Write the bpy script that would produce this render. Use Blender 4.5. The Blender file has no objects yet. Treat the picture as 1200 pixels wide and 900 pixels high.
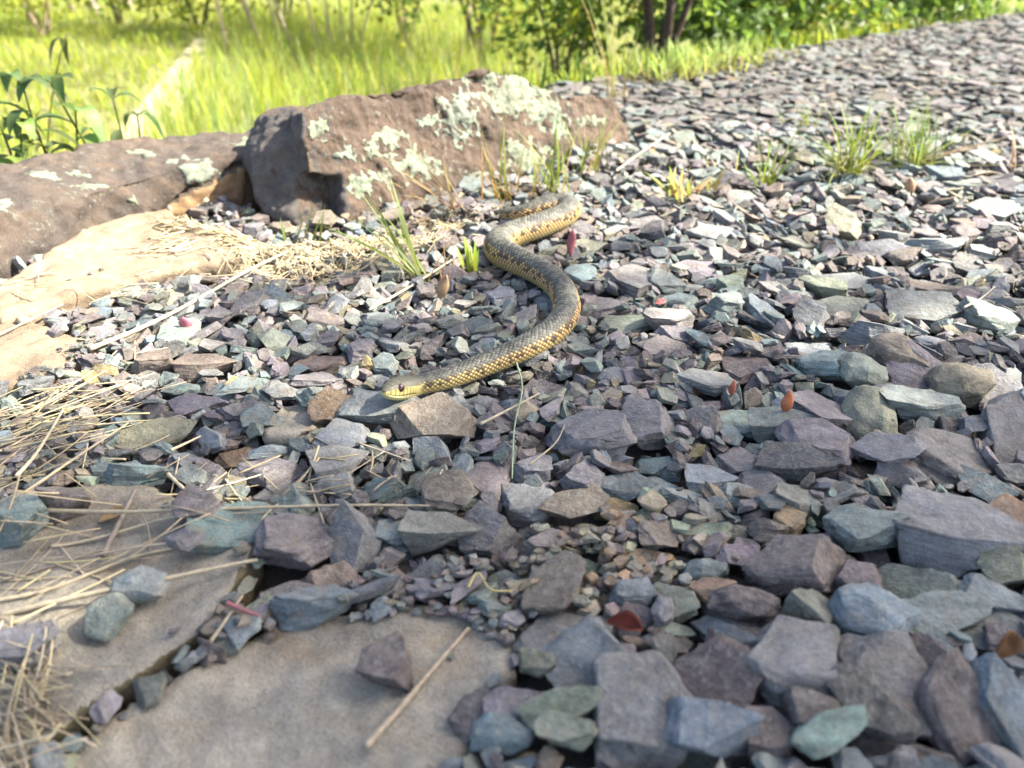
import bpy, bmesh, math, random
import numpy as np
from mathutils import Vector, Matrix, noise as mnoise

# ------------------------------------------------------------------ scene, camera, light
S = bpy.context.scene
C = S.collection
FPX, PITCH, CH = 903.0, math.radians(30.9), 0.345     # focal length in 1200 px, pitch below horizontal, eye height
cam_d = bpy.data.cameras.new('camera')
cam = bpy.data.objects.new('camera', cam_d); C.objects.link(cam)
cam.location = (0, 0, CH)
cam.rotation_euler = (math.pi/2 - PITCH, 0, 0)
cam_d.sensor_width = 36.0
cam_d.lens = 36.0*FPX/1200.0
cam_d.clip_start = 0.01
cam_d.clip_end = 400.0
cam_d.dof.use_dof = True
cam_d.dof.focus_distance = 0.66
cam_d.dof.aperture_fstop = 5.8
S.camera = cam

SUN_EL, SUN_AZ = math.radians(45), math.radians(84)    # azimuth from +Y towards +X
SD = np.array([math.cos(SUN_EL)*math.sin(SUN_AZ), math.cos(SUN_EL)*math.cos(SUN_AZ), math.sin(SUN_EL)])
W = bpy.data.worlds.new('World'); S.world = W; W.use_nodes = True
wn = W.node_tree.nodes; wl = W.node_tree.links
sky = wn.new('ShaderNodeTexSky'); sky.sky_type = 'NISHITA'; sky.sun_disc = False
sky.sun_elevation = SUN_EL; sky.sun_rotation = SUN_AZ
sky.air_density = 0.7; sky.dust_density = 3.5; sky.ozone_density = 0.4
wl.new(sky.outputs[0], wn['Background'].inputs[0])
wn['Background'].inputs[1].default_value = 0.14
sun_d = bpy.data.lights.new('sun', 'SUN'); sun_d.energy = 5.0; sun_d.angle = math.radians(0.53)
sun_d.color = (1.0, 0.94, 0.83)
sun = bpy.data.objects.new('sun', sun_d); C.objects.link(sun)
sun.rotation_euler = Vector(SD).to_track_quat('Z', 'Y').to_euler()
sun.location = (3, 2, 6)
S.view_settings.view_transform = 'Standard'; S.view_settings.look = 'None'
S.view_settings.exposure = 2.05; S.view_settings.gamma = 1.0
S.cycles.max_bounces = 8

rng = np.random.default_rng(7)
random.seed(7)

# ------------------------------------------------------------------ pixel <-> world
cp, sp = math.cos(PITCH), math.sin(PITCH)
def raydir(px, py):
    a, b = px-600.0, 450.0-py
    return np.array([a, FPX*cp + b*sp, -FPX*sp + b*cp])
def G(px, py, z=0.0):                       # where the ray meets height z
    d = raydir(px, py); t = (z-CH)/d[2]
    return np.array([d[0]*t, d[1]*t, z])
def RY(px, py, Y):                          # where the ray meets the vertical plane y = Y
    d = raydir(px, py); t = Y/d[1]
    return np.array([d[0]*t, Y, CH+d[2]*t])
def proj(P):
    P = np.atleast_2d(P); zz = P[:, 2]-CH
    dep = P[:, 1]*cp - zz*sp
    up = P[:, 1]*sp + zz*cp
    return 600+FPX*P[:, 0]/dep, 450-FPX*up/dep, dep

# ------------------------------------------------------------------ noise
def _h(i, j, k, s):
    n = (i*374761393 + j*668265263 + k*2147483647 + s*1274126177) & 0xffffffff
    n = ((n ^ (n >> 13))*1274126177) & 0xffffffff
    n = ((n ^ (n >> 16))*2246822519) & 0xffffffff
    return ((n ^ (n >> 15)) & 0xffff)/32767.5 - 1.0
def vnoise(P, s=0):
    P = np.asarray(P, float); I = np.floor(P).astype(np.int64); f = P-I
    f = f*f*f*(f*(f*6-15)+10)
    r = 0
    for a in (0, 1):
        for b in (0, 1):
            for c in (0, 1):
                w = (f[:, 0] if a else 1-f[:, 0])*(f[:, 1] if b else 1-f[:, 1])*(f[:, 2] if c else 1-f[:, 2])
                r = r + w*_h(I[:, 0]+a, I[:, 1]+b, I[:, 2]+c, s)
    return r
def fbm(P, sc, o=4, s=0, g=0.5):
    P = np.asarray(P, float)*sc; r = 0; a = 1.0; t = 0
    for k in range(o):
        r = r+a*vnoise(P, s+k*17); t += a; a *= g; P = P*2.03+11.3
    return r/t
def sstep(a, b, x):
    t = np.clip((x-a)/(b-a), 0, 1); return t*t*(3-2*t)

# ------------------------------------------------------------------ mesh helpers
def np_mesh(name, V, F, mat, col=None, rest=None, smooth=False, parent=None, loc=None):
    V = np.asarray(V, np.float32); 
    me = bpy.data.meshes.new(name)
    if not isinstance(F, (list, tuple)): F = [F]
    F = [np.asarray(f, np.int32) for f in F if len(f)]
    nl = sum(f.size for f in F); nf = sum(len(f) for f in F)
    me.vertices.add(len(V)); me.vertices.foreach_set('co', V.ravel())
    me.loops.add(nl); me.loops.foreach_set('vertex_index', np.concatenate([f.ravel() for f in F]))
    me.polygons.add(nf)
    tot = np.concatenate([np.full(len(f), f.shape[1], np.int32) for f in F])
    st = np.concatenate([[0], np.cumsum(tot)[:-1]]).astype(np.int32)
    me.polygons.foreach_set('loop_start', st)
    me.polygons.foreach_set('use_smooth', np.full(nf, bool(smooth)))
    if col is not None:
        col = np.asarray(col, np.float32)
        if col.ndim == 1: col = np.tile(col, (len(V), 1))
        a = me.attributes.new('Col', 'FLOAT_COLOR', 'POINT')
        a.data.foreach_set('color', np.concatenate([col[:, :3], np.ones((len(V), 1), np.float32)], 1).ravel())
    if rest is not None:
        a = me.attributes.new('rest', 'FLOAT_VECTOR', 'POINT')
        a.data.foreach_set('vector', np.asarray(rest, np.float32).ravel())
    me.update(calc_edges=True); me.validate()
    if mat: me.materials.append(mat)
    o = bpy.data.objects.new(name, me); C.objects.link(o)
    if parent is not None: o.parent = parent
    if loc is not None: o.location = loc
    return o
def tag(o, label=None, cat=None, group=None, kind=None):
    if label: o['label'] = label
    if cat: o['category'] = cat
    if group: o['group'] = group
    if kind: o['kind'] = kind
    return o
def empty(name, loc):
    o = bpy.data.objects.new(name, None); C.objects.link(o); o.location = tuple(float(v) for v in loc)
    o.empty_display_size = 0.02
    return o

# ------------------------------------------------------------------ materials
def new_mat(name):
    m = bpy.data.materials.new(name); m.use_nodes = True
    nt = m.node_tree
    return m, nt, nt.nodes, nt.links, nt.nodes['Principled BSDF']
def nnode(N, t, **kw):
    n = N.new(t)
    for k, v in kw.items():
        if k in n.inputs.keys(): n.inputs[k].default_value = v
        else: setattr(n, k, v)
    return n
def mixc(N, L, fac, a, b, blend='MIX'):
    n = N.new('ShaderNodeMix'); n.data_type = 'RGBA'; n.blend_type = blend
    for sck, v in ((n.inputs[0], fac), (n.inputs[6], a), (n.inputs[7], b)):
        if hasattr(v, 'links'): L.new(v, sck)
        else: sck.default_value = v if not isinstance(v, tuple) or len(v) == 4 else (*v, 1)
    return n.outputs[2]
def ramp(N, L, src, *stops):
    n = N.new('ShaderNodeValToRGB'); cr = n.color_ramp
    while len(cr.elements) < len(stops): cr.elements.new(0.5)
    for e, (p, c) in zip(cr.elements, stops):
        e.position = p; e.color = (c, c, c, 1) if not isinstance(c, tuple) else (*c, 1)
    L.new(src, n.inputs[0]); return n.outputs[0]
def mapping(N, L, src, scale):
    n = N.new('ShaderNodeMapping'); n.inputs['Scale'].default_value = scale; L.new(src, n.inputs[0]); return n.outputs[0]

def mat_slate():
    m, nt, N, L, B = new_mat('slate')
    col = nnode(N, 'ShaderNodeAttribute', attribute_name='Col').outputs['Color']
    rest = nnode(N, 'ShaderNodeAttribute', attribute_name='rest').outputs['Vector']
    n1 = nnode(N, 'ShaderNodeTexNoise', Scale=70.0, Detail=5.0, Roughness=0.6); L.new(rest, n1.inputs[0])
    n2 = nnode(N, 'ShaderNodeTexNoise', Scale=260.0, Detail=4.0, Roughness=0.65); L.new(rest, n2.inputs[0])
    n3 = nnode(N, 'ShaderNodeTexNoise', Scale=1.0, Detail=4.0, Roughness=0.6)
    L.new(mapping(N, L, rest, (40, 40, 420)), n3.inputs[0])           # cleavage layers, seen on broken edges
    n4 = nnode(N, 'ShaderNodeTexNoise', Scale=900.0, Detail=3.0, Roughness=0.7); L.new(rest, n4.inputs[0])
    c = mixc(N, L, 1.0, col, ramp(N, L, n1.outputs[0], (0.3, 0.62), (0.7, 1.32)), 'MULTIPLY')
    c = mixc(N, L, 1.0, c, ramp(N, L, n3.outputs[0], (0.3, 0.66), (0.65, 1.2)), 'MULTIPLY')
    c = mixc(N, L, 1.0, c, ramp(N, L, n4.outputs[0], (0.3, 0.66), (0.7, 1.32)), 'MULTIPLY')
    # pale weathering film and a few rusty stains, in patches of their own
    c = mixc(N, L, ramp(N, L, n2.outputs[0], (0.52, 0.0), (0.75, 0.38)), c, (0.36, 0.37, 0.35))
    n5 = nnode(N, 'ShaderNodeTexNoise', Scale=38.0, Detail=4.0, Roughness=0.6); L.new(rest, n5.inputs[0])
    c = mixc(N, L, ramp(N, L, n5.outputs[0], (0.6, 0.0), (0.72, 0.5)), c, (0.20, 0.135, 0.085))
    nv = nnode(N, 'ShaderNodeTexNoise', Scale=24.0, Detail=2.0, Roughness=0.5, Distortion=0.7); L.new(rest, nv.inputs[0])
    c = mixc(N, L, ramp(N, L, nv.outputs[0], (0.385, 0.0), (0.392, 0.22), (0.399, 0.0)), c, (0.42, 0.41, 0.38))
    nd = nnode(N, 'ShaderNodeTexNoise', Scale=120.0, Detail=6.0, Roughness=0.75); L.new(rest, nd.inputs[0])
    c = mixc(N, L, ramp(N, L, nd.outputs[0], (0.42, 0.04), (0.66, 0.42)), c, (0.25, 0.225, 0.18))
    L.new(c, B.inputs['Base Color'])
    L.new(ramp(N, L, n1.outputs[0], (0.2, 0.55), (0.8, 0.8)), B.inputs['Roughness'])
    B.inputs['Specular IOR Level'].default_value = 0.24
    ad = nnode(N, 'ShaderNodeMath', operation='MULTIPLY_ADD'); ad.inputs[1].default_value = 1.1
    L.new(n3.outputs[0], ad.inputs[0]); L.new(n2.outputs[0], ad.inputs[2])
    ad2 = nnode(N, 'ShaderNodeMath', operation='MULTIPLY_ADD'); ad2.inputs[1].default_value = 0.35
    L.new(n4.outputs[0], ad2.inputs[0]); L.new(ad.outputs[0], ad2.inputs[2])
    b = nnode(N, 'ShaderNodeBump', Strength=0.9, Distance=0.0022); L.new(ad2.outputs[0], b.inputs['Height'])
    L.new(b.outputs[0], B.inputs['Normal'])
    return m
def mat_sand(name, c1, c2, stain, blot=7.0, bump=0.0012, rough=0.85, specks=False):
    m, nt, N, L, B = new_mat(name)
    tc = N.new('ShaderNodeTexCoord').outputs['Object']
    n1 = nnode(N, 'ShaderNodeTexNoise', Scale=blot, Detail=6.0, Roughness=0.62, Distortion=0.6); L.new(tc, n1.inputs[0])
    n2 = nnode(N, 'ShaderNodeTexNoise', Scale=55.0, Detail=6.0, Roughness=0.7); L.new(tc, n2.inputs[0])
    n3 = nnode(N, 'ShaderNodeTexNoise', Scale=700.0, Detail=3.0, Roughness=0.7); L.new(tc, n3.inputs[0])
    n4 = nnode(N, 'ShaderNodeTexNoise', Scale=1.0, Detail=5.0, Roughness=0.65, Distortion=0.8)
    L.new(mapping(N, L, tc, (10, 26, 26)), n4.inputs[0])
    c = mixc(N, L, ramp(N, L, n1.outputs[0], (0.32, 0.0), (0.68, 1.0)), c1, c2)
    c = mixc(N, L, ramp(N, L, n4.outputs[0], (0.52, 0.0), (0.72, 0.65)), c, stain)
    c = mixc(N, L, 1.0, c, ramp(N, L, n2.outputs[0], (0.25, 0.58), (0.75, 1.3)), 'MULTIPLY')
    c = mixc(N, L, 1.0, c, ramp(N, L, n3.outputs[0], (0.3, 0.7), (0.7, 1.25)), 'MULTIPLY')
    if specks:
        vs_ = nnode(N, 'ShaderNodeTexNoise', Scale=130.0, Detail=5.0, Roughness=0.7); L.new(tc, vs_.inputs[0])
        vp_ = nnode(N, 'ShaderNodeTexNoise', Scale=16.0, Detail=3.0, Roughness=0.6); L.new(tc, vp_.inputs[0])
        ms_ = nnode(N, 'ShaderNodeMath', operation='MULTIPLY'); L.new(ramp(N, L, vs_.outputs[0], (0.58, 0.0), (0.64, 1.0)), ms_.inputs[0]); L.new(ramp(N, L, vp_.outputs[0], (0.47, 0.0), (0.60, 1.0)), ms_.inputs[1])
        c = mixc(N, L, ms_.outputs[0], c, (0.17, 0.185, 0.145))
    L.new(c, B.inputs['Base Color']); B.inputs['Roughness'].default_value = rough
    B.inputs['Specular IOR Level'].default_value = 0.25
    ad = nnode(N, 'ShaderNodeMath', operation='MULTIPLY_ADD'); ad.inputs[1].default_value = 0.35
    L.new(n3.outputs[0], ad.inputs[0]); L.new(n2.outputs[0], ad.inputs[2])
    b = nnode(N, 'ShaderNodeBump', Strength=0.8, Distance=bump*2); L.new(ad.outputs[0], b.inputs['Height'])
    L.new(b.outputs[0], B.inputs['Normal'])
    return m
def mat_attr(name, rough=0.8, spec=0.3, nscale=400.0, bump=0.0006, amt=0.25, trans=0.0):
    m, nt, N, L, B = new_mat(name)
    col = nnode(N, 'ShaderNodeAttribute', attribute_name='Col').outputs['Color']
    tc = N.new('ShaderNodeTexCoord').outputs['Object']
    n = nnode(N, 'ShaderNodeTexNoise', Scale=nscale, Detail=4.0, Roughness=0.65); L.new(tc, n.inputs[0])
    c = mixc(N, L, 1.0, col, ramp(N, L, n.outputs[0], (0.3, 1-amt), (0.7, 1+amt)), 'MULTIPLY')
    L.new(c, B.inputs['Base Color']); B.inputs['Roughness'].default_value = rough
    B.inputs['Specular IOR Level'].default_value = spec
    if bump:
        b = nnode(N, 'ShaderNodeBump', Strength=0.7, Distance=bump); L.new(n.outputs[0], b.inputs['Height'])
        L.new(b.outputs[0], B.inputs['Normal'])
    if trans:
        tr = N.new('ShaderNodeBsdfTranslucent'); L.new(c, tr.inputs[0])
        mx = N.new('ShaderNodeMixShader'); mx.inputs[0].default_value = trans
        L.new(B.outputs[0], mx.inputs[1]); L.new(tr.outputs[0], mx.inputs[2])
        L.new(mx.outputs[0], N['Material Output'].inputs[0])
    return m
def mat_ground(name, ca, cb, cc, sc=6.0, bump=0.01):
    m, nt, N, L, B = new_mat(name)
    tc = N.new('ShaderNodeTexCoord').outputs['Object']
    n1 = nnode(N, 'ShaderNodeTexNoise', Scale=sc, Detail=6.0, Roughness=0.65); L.new(tc, n1.inputs[0])
    n2 = nnode(N, 'ShaderNodeTexNoise', Scale=sc*40, Detail=4.0, Roughness=0.7); L.new(tc, n2.inputs[0])
    c = mixc(N, L, ramp(N, L, n1.outputs[0], (0.35, 0.0), (0.65, 1.0)), ca, cb)
    c = mixc(N, L, ramp(N, L, n2.outputs[0], (0.45, 0.0), (0.7, 0.8)), c, cc)
    L.new(c, B.inputs['Base Color']); B.inputs['Roughness'].default_value = 0.95
    b = nnode(N, 'ShaderNodeBump', Strength=0.8, Distance=bump); L.new(n2.outputs[0], b.inputs['Height'])
    L.new(b.outputs[0], B.inputs['Normal'])
    return m
M_slate = mat_slate()
M_flag = mat_sand('flagstone_sandstone', (0.36, 0.32, 0.245), (0.235, 0.215, 0.172), (0.29, 0.215, 0.13), blot=14.0, bump=0.003)
M_pale = mat_sand('pale_sandstone', (0.30, 0.235, 0.16), (0.24, 0.18, 0.115), (0.19, 0.13, 0.08), blot=9.0, bump=0.0016)
M_brown = mat_sand('brown_sandstone', (0.122, 0.086, 0.060), (0.072, 0.053, 0.041), (0.036, 0.031, 0.028), blot=10.0, bump=0.0035, specks=True)
M_long = mat_sand('grey_brown_sandstone', (0.110, 0.083, 0.062), (0.075, 0.065, 0.058), (0.14, 0.092, 0.052), blot=10.0, bump=0.003, specks=True)
M_ochre = mat_sand('ochre_sandstone', (0.27, 0.17, 0.085), (0.22, 0.14, 0.075), (0.14, 0.10, 0.06), blot=12.0, bump=0.0014)
M_moss = mat_sand('mossy_stone_edge', (0.085, 0.075, 0.04), (0.14, 0.115, 0.07), (0.05, 0.05, 0.022), blot=30.0, bump=0.002)
M_lichen = mat_attr('lichen_crust', 0.95, 0.1, 420.0, 0.002, 0.30)
M_straw = mat_attr('dry_straw', 0.6, 0.35, 300.0, 0.0003, 0.18, 0.12)
M_leaf = mat_attr('green_leaf', 0.5, 0.35, 60.0, 0.0, 0.15, 0.5)
M_dead = mat_attr('dead_leaf', 0.6, 0.3, 150.0, 0.0006, 0.25, 0.25)
M_bark = mat_attr('bark', 0.9, 0.2, 60.0, 0.004, 0.4)
M_snake = mat_attr('snake_scales', 0.55, 0.35, 900.0, 0.00012, 0.12)
M_grit = M_slate
M_soil = mat_ground('lawn_soil', (0.17, 0.19, 0.045), (0.21, 0.19, 0.07), (0.12, 0.105, 0.05))
M_bed = mat_ground('gravel_grit', (0.075, 0.068, 0.06), (0.12, 0.10, 0.078), (0.04, 0.037, 0.034), sc=10.0, bump=0.004)
m_eye, _nt, _N, _L, _B = new_mat('snake_eye')
_B.inputs['Base Color'].default_value = (0.035, 0.012, 0.008, 1); _B.inputs['Roughness'].default_value = 0.08
_B.inputs['Coat Weight'].default_value = 0.6
m_pup, _nt, _N, _L, _B = new_mat('snake_pupil')
_B.inputs['Base Color'].default_value = (0.004, 0.003, 0.003, 1); _B.inputs['Roughness'].default_value = 0.05

# ------------------------------------------------------------------ ground
def poly_sd(P, poly):                       # signed distance to a polygon, negative inside
    P = np.asarray(P, float)[:, :2]; poly = np.asarray(poly, float)[:, :2]
    d = np.full(len(P), 1e9); ins = np.zeros(len(P), bool)
    for a, b in zip(poly, np.roll(poly, -1, 0)):
        e = b-a; w = P-a
        t = np.clip((w@e)/max(e@e, 1e-12), 0, 1)
        d = np.minimum(d, np.hypot(*(w-t[:, None]*e).T))
        c = (a[1] > P[:, 1]) != (b[1] > P[:, 1])
        with np.errstate(divide='ignore', invalid='ignore'):
            ins ^= c & (P[:, 0] < (b[0]-a[0])*(P[:, 1]-a[1])/(b[1]-a[1])+a[0])
    return np.where(ins, -d, d)
e0, e1 = G(640, 97), G(1200, 12)
EDGE = np.array([(-3.2, -1.5), (-3.2, 0.10), (-1.3, 0.62), (-0.85, 0.93), (-0.36, 1.16), (0.10, 1.42), (0.04, 1.62),
                 (e0[0], e0[1]), (e1[0], e1[1]), (e1[0]+3.2, e1[1]+2.6), (8, 4), (8, -1.5)])
def terrain(x, y):
    P = np.stack([x, y], 1)
    d = poly_sd(P, EDGE)
    r = sstep(-0.4, 1.2, x)                                  # the bank is lower on the side of the boulders
    drop = (0.30-0.14*r)*sstep(0.0, 0.75, d)
    z = -0.032-drop + 0.03*fbm(np.stack([x, y, 0*x], 1), 1.3, 3, 5)*sstep(0, 0.5, d)
    return z, d
def axis(a, b, fine, lo, hi, grow=1.13):
    c = list(np.arange(lo, hi, fine)); s = fine
    while c[-1] < b: s *= grow; c.append(c[-1]+s)
    s = fine; l = []
    v = lo
    while v > a: s *= grow; v -= s; l.append(v)
    return np.array(l[::-1]+c)
gx, gy = axis(-150, 150, 0.05, -3, 4), axis(-60, 200, 0.05, -0.5, 7)
XX, YY = np.meshgrid(gx, gy); nx_, ny_ = len(gx), len(gy)
zz, _ = terrain(XX.ravel(), YY.ravel())
idx = np.arange(nx_*ny_).reshape(ny_, nx_)
quads = np.stack([idx[:-1, :-1], idx[:-1, 1:], idx[1:, 1:], idx[1:, :-1]], -1).reshape(-1, 4)
tag(np_mesh('ground', np.stack([XX.ravel(), YY.ravel(), zz], 1), quads, M_soil, smooth=True), kind='structure')
bx, by = np.arange(-3.2, 5.6, 0.04), np.arange(-1.4, 6.4, 0.04)
XX, YY = np.meshgrid(bx, by); sd = poly_sd(np.stack([XX.ravel(), YY.ravel()], 1), EDGE)
zb = -0.018 + 0.006*fbm(np.stack([XX.ravel(), YY.ravel(), 0*XX.ravel()], 1), 6, 3, 3) - 0.02*sstep(-0.06, 0.02, sd)
idx = np.arange(XX.size).reshape(XX.shape); ok = (sd < 0.0).reshape(XX.shape)
q = np.stack([idx[:-1, :-1], idx[:-1, 1:], idx[1:, 1:], idx[1:, :-1]], -1).reshape(-1, 4)
q = q[(sd[q] < 0.02).all(1)]
us, inv = np.unique(q, return_inverse=True)
tag(np_mesh('gravel_bed', np.stack([XX.ravel(), YY.ravel(), zb], 1)[us], inv.reshape(-1, 4), M_bed, smooth=True), kind='structure')

# ------------------------------------------------------------------ height map of the gravel near the camera
HX0, HX1, HY0, HY1, HR = -1.05, 1.45, 0.02, 1.62, 0.0025
HNX, HNY = int((HX1-HX0)/HR), int((HY1-HY0)/HR)
hx = HX0+HR*(np.arange(HNX)+0.5); hy = HY0+HR*(np.arange(HNY)+0.5)
HXX, HYY = np.meshgrid(hx, hy)
HP = np.stack([HXX.ravel(), HYY.ravel()], 1)
H = np.full((HNY, HNX), -0.018)
H += 0.007*fbm(np.concatenate([HP, 0*HP[:, :1]], 1), 7, 2, 9).reshape(H.shape)
FREE = (poly_sd(HP, EDGE) < 0.0).reshape(H.shape)            # where loose stones may lie
def Hs(x, y, r=0):
    i = int(np.clip((y-HY0)/HR, 0, HNY-1)); j = int(np.clip((x-HX0)/HR, 0, HNX-1))
    if r == 0: return H[i, j]
    k = int(r/HR); return H[max(i-k, 0):i+k+1, max(j-k, 0):j+k+1].max()

# ------------------------------------------------------------------ big rocks
def remeshed(verts_faces, voxel, smooth_it=2, smooth_f=0.5):
    """closed polyhedra joined by a voxel remesh; returns vertices, quads"""
    bm = bmesh.new()
    for vs, fs in verts_faces:
        b = [bm.verts.new(tuple(map(float, v))) for v in vs]
        for f in fs:
            try: bm.faces.new([b[i] for i in f])
            except ValueError: pass
    bmesh.ops.triangulate(bm, faces=[f for f in bm.faces if len(f.verts) > 4])
    bmesh.ops.recalc_face_normals(bm, faces=bm.faces)
    me = bpy.data.meshes.new('tmp'); bm.to_mesh(me); bm.free()
    o = bpy.data.objects.new('tmp', me); C.objects.link(o)
    md = o.modifiers.new('r', 'REMESH'); md.mode = 'VOXEL'; md.voxel_size = voxel
    ms = o.modifiers.new('s', 'SMOOTH'); ms.factor = smooth_f; ms.iterations = smooth_it
    dg = bpy.context.evaluated_depsgraph_get(); ev = o.evaluated_get(dg).to_mesh()
    V = np.empty(len(ev.vertices)*3, np.float32); ev.vertices.foreach_get('co', V); V = V.reshape(-1, 3).astype(float)
    F = np.empty(len(ev.loops), np.int32); ev.loops.foreach_get('vertex_index', F)
    lt = np.empty(len(ev.polygons), np.int32); ev.polygons.foreach_get('loop_total', lt)
    assert (lt == 4).all()
    F = F.reshape(-1, 4)
    o.evaluated_get(dg).to_mesh_clear(); bpy.data.objects.remove(o); bpy.data.meshes.remove(me)
    return V, F
def vnormals(V, F):
    n = np.cross(V[F[:, 2]]-V[F[:, 0]], V[F[:, 3]]-V[F[:, 1]])
    vn = np.zeros_like(V)
    for k in range(F.shape[1]): np.add.at(vn, F[:, k], n)
    return vn/np.maximum(np.linalg.norm(vn, axis=1, keepdims=True), 1e-12)
def prism(a, b):
    """two matching outlines (n,3) joined to a closed solid"""
    n = len(a); vs = np.concatenate([a, b])
    fs = [tuple(range(n)), tuple(range(2*n-1, n-1, -1))]+[(i, (i+1) % n, n+(i+1) % n, n+i) for i in range(n)]
    return vs, fs
def roughen(V, F, amps, seed=0):
    for sc, am, o in amps:
        N = vnormals(V, F); V = V+N*(am*fbm(V, sc, o, seed))[:, None]; seed += 31
    return V
def rock_obj(name, V, F, mat, label, cat):
    base = np.array([V[:, 0].mean(), V[:, 1].mean(), V[:, 2].min()])
    o = np_mesh(name, V-base, F, mat, smooth=True, loc=base)
    tag(o, label, cat); return o, base
def stamp_height(V, F=None):
    """write the rock's top into the height map"""
    i = ((V[:, 1]-HY0)/HR).astype(int); j = ((V[:, 0]-HX0)/HR).astype(int)
    ok = (i >= 1) & (i < HNY-1) & (j >= 1) & (j < HNX-1)
    for di in (-1, 0, 1):
        for dj in (-1, 0, 1):
            np.maximum.at(H, (i[ok]+di, j[ok]+dj), V[ok, 2])
def lichen_on(o, base, V, F, patches, seed, col=(0.165, 0.183, 0.142), thick=0.0008):
    """crusts of lichen that sit on the rock's surface: one child per patch"""
    N = vnormals(V, F); px, py, _ = proj(V)
    view = V-np.array([0, 0, CH]); front = (N*view).sum(1) < 0
    nz = fbm(V, 55, 4, seed, 0.65); nz2 = fbm(V, 150, 2, seed+5); nz3 = vnoise(V*420, seed+8)
    done = np.zeros(len(F), bool)
    for q, (cx, cy, rx, ry, lim) in enumerate(patches):
        m = 1-np.sqrt(((px-cx)/rx)**2+((py-cy)/ry)**2)
        m = np.where(front, np.where(m > -1.2, m, -9)+1.0*nz+0.95*nz2-lim, -1)
        fk = ((m[F] > 0).sum(1) >= 3) & ~done; done |= fk
        if fk.sum() < 5: continue
        # connected crusts
        par = {v: v for v in np.unique(F[fk])}
        def find(v):
            while par[v] != v: par[v] = par[par[v]]; v = par[v]
            return v
        for f4 in F[fk]:
            r0_ = find(f4[0])
            for v in f4[1:]:
                r1_ = find(v)
                if r1_ != r0_: par[r1_] = r0_
        roots = np.array([find(f4[0]) for f4 in F[fk]])
        for rt in np.unique(roots):
            f = F[fk][roots == rt]
            if len(f) < 5: continue
            us, inv = np.unique(f, return_inverse=True); f = inv.reshape(-1, 4)
            cnt = {(a, b) for a, b in np.concatenate([f[:, [0, 1]], f[:, [1, 2]], f[:, [2, 3]], f[:, [3, 0]]]).tolist()}
            rim = [(a, b) for (a, b) in cnt if (b, a) not in cnt]
            top = V[us]+N[us]*(thick*(0.25+0.8*np.clip(m[us], 0, 0.6)/0.6+0.7*nz3[us]))[:, None]
            bot = V[us]-N[us]*0.001
            n = len(us); side = np.array([(b, a, a+n, b+n) for a, b in rim])
            c = np.array(col)*(1+0.25*nz2[us]+0.30*nz3[us])[:, None]
            c = c*np.array([1+0.04*math.sin(q*2.1), 1, 1-0.08*abs(math.sin(q*1.3))])
            np_mesh('lichen', np.concatenate([top, bot])-base, [f, side], M_lichen, col=np.concatenate([c, c]), smooth=True, parent=o)
# --- the lichen-covered boulder
A, Bp = G(420, 262, -0.012), G(738, 172, -0.012)
ex = (Bp-A); ex[2] = 0; ex /= np.linalg.norm(ex); nb = np.array([-ex[1], ex[0], 0.0])          # backwards
lean = math.radians(24)
pn = np.cross(ex, nb*math.sin(lean)+np.array([0, 0, math.cos(lean)]))
def on_plane(px, py, off=0.0):
    d = raydir(px, py); c = np.array([0, 0, CH]); p0 = A+nb*off
    return c+d*(((p0-c)@pn)/(d@pn))
front = [(352, 131), (420, 110), (500, 101), (545, 86), (575, 81), (605, 86), (640, 103), (664, 113), (700, 110), (722, 113),
         (738, 150), (737, 178), (690, 205), (600, 245), (520, 275), (440, 285), (408, 278), (403, 238), (400, 206), (362, 204)]
fr = np.array([on_plane(*p) for p in front])
cen = fr.mean(0)
bk = np.array([cen+(p-cen)*np.array([0.93, 0.93, 0.80])+nb*0.17-np.array([0, 0, 0.03]) for p in fr])
lend = [(354, 133), (336, 136), (318, 146), (304, 164), (295, 186), (297, 215), (312, 250), (345, 262), (420, 275), (425, 205), (362, 200)]
le = np.array([on_plane(px_, py_, 0.035+0.07*np.clip((352-px_)/60, 0, 1)) for px_, py_ in lend])
le2 = le*np.array([0.9, 1, 0.9])+nb*0.13+ex*0.03
V, F = remeshed([prism(fr, bk), prism(le, le2)], 0.0028, 2, 0.5)
V = roughen(V, F, [(5, 0.012, 3), (18, 0.0120, 4), (60, 0.0050, 4), (200, 0.0012, 2)], 41)
boulder, bbase = rock_obj('boulder', V, F, M_brown, 'large reddish brown boulder crusted with pale green lichen behind the snake', 'boulder')
stamp_height(V)
M_end_shade = mat_sand('shade_toned_sandstone', (0.085, 0.078, 0.070), (0.12, 0.105, 0.09), (0.05, 0.048, 0.045), blot=20.0, bump=0.002)  # shade on the boulder's left end, painted as a darker stone colour
boulder.data.materials.append(M_end_shade)
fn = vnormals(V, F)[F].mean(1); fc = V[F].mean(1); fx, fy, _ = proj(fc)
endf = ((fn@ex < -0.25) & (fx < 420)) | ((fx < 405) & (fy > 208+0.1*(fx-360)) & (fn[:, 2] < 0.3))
boulder.data.polygons.foreach_set('material_index', endf.astype(np.int32))
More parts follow.
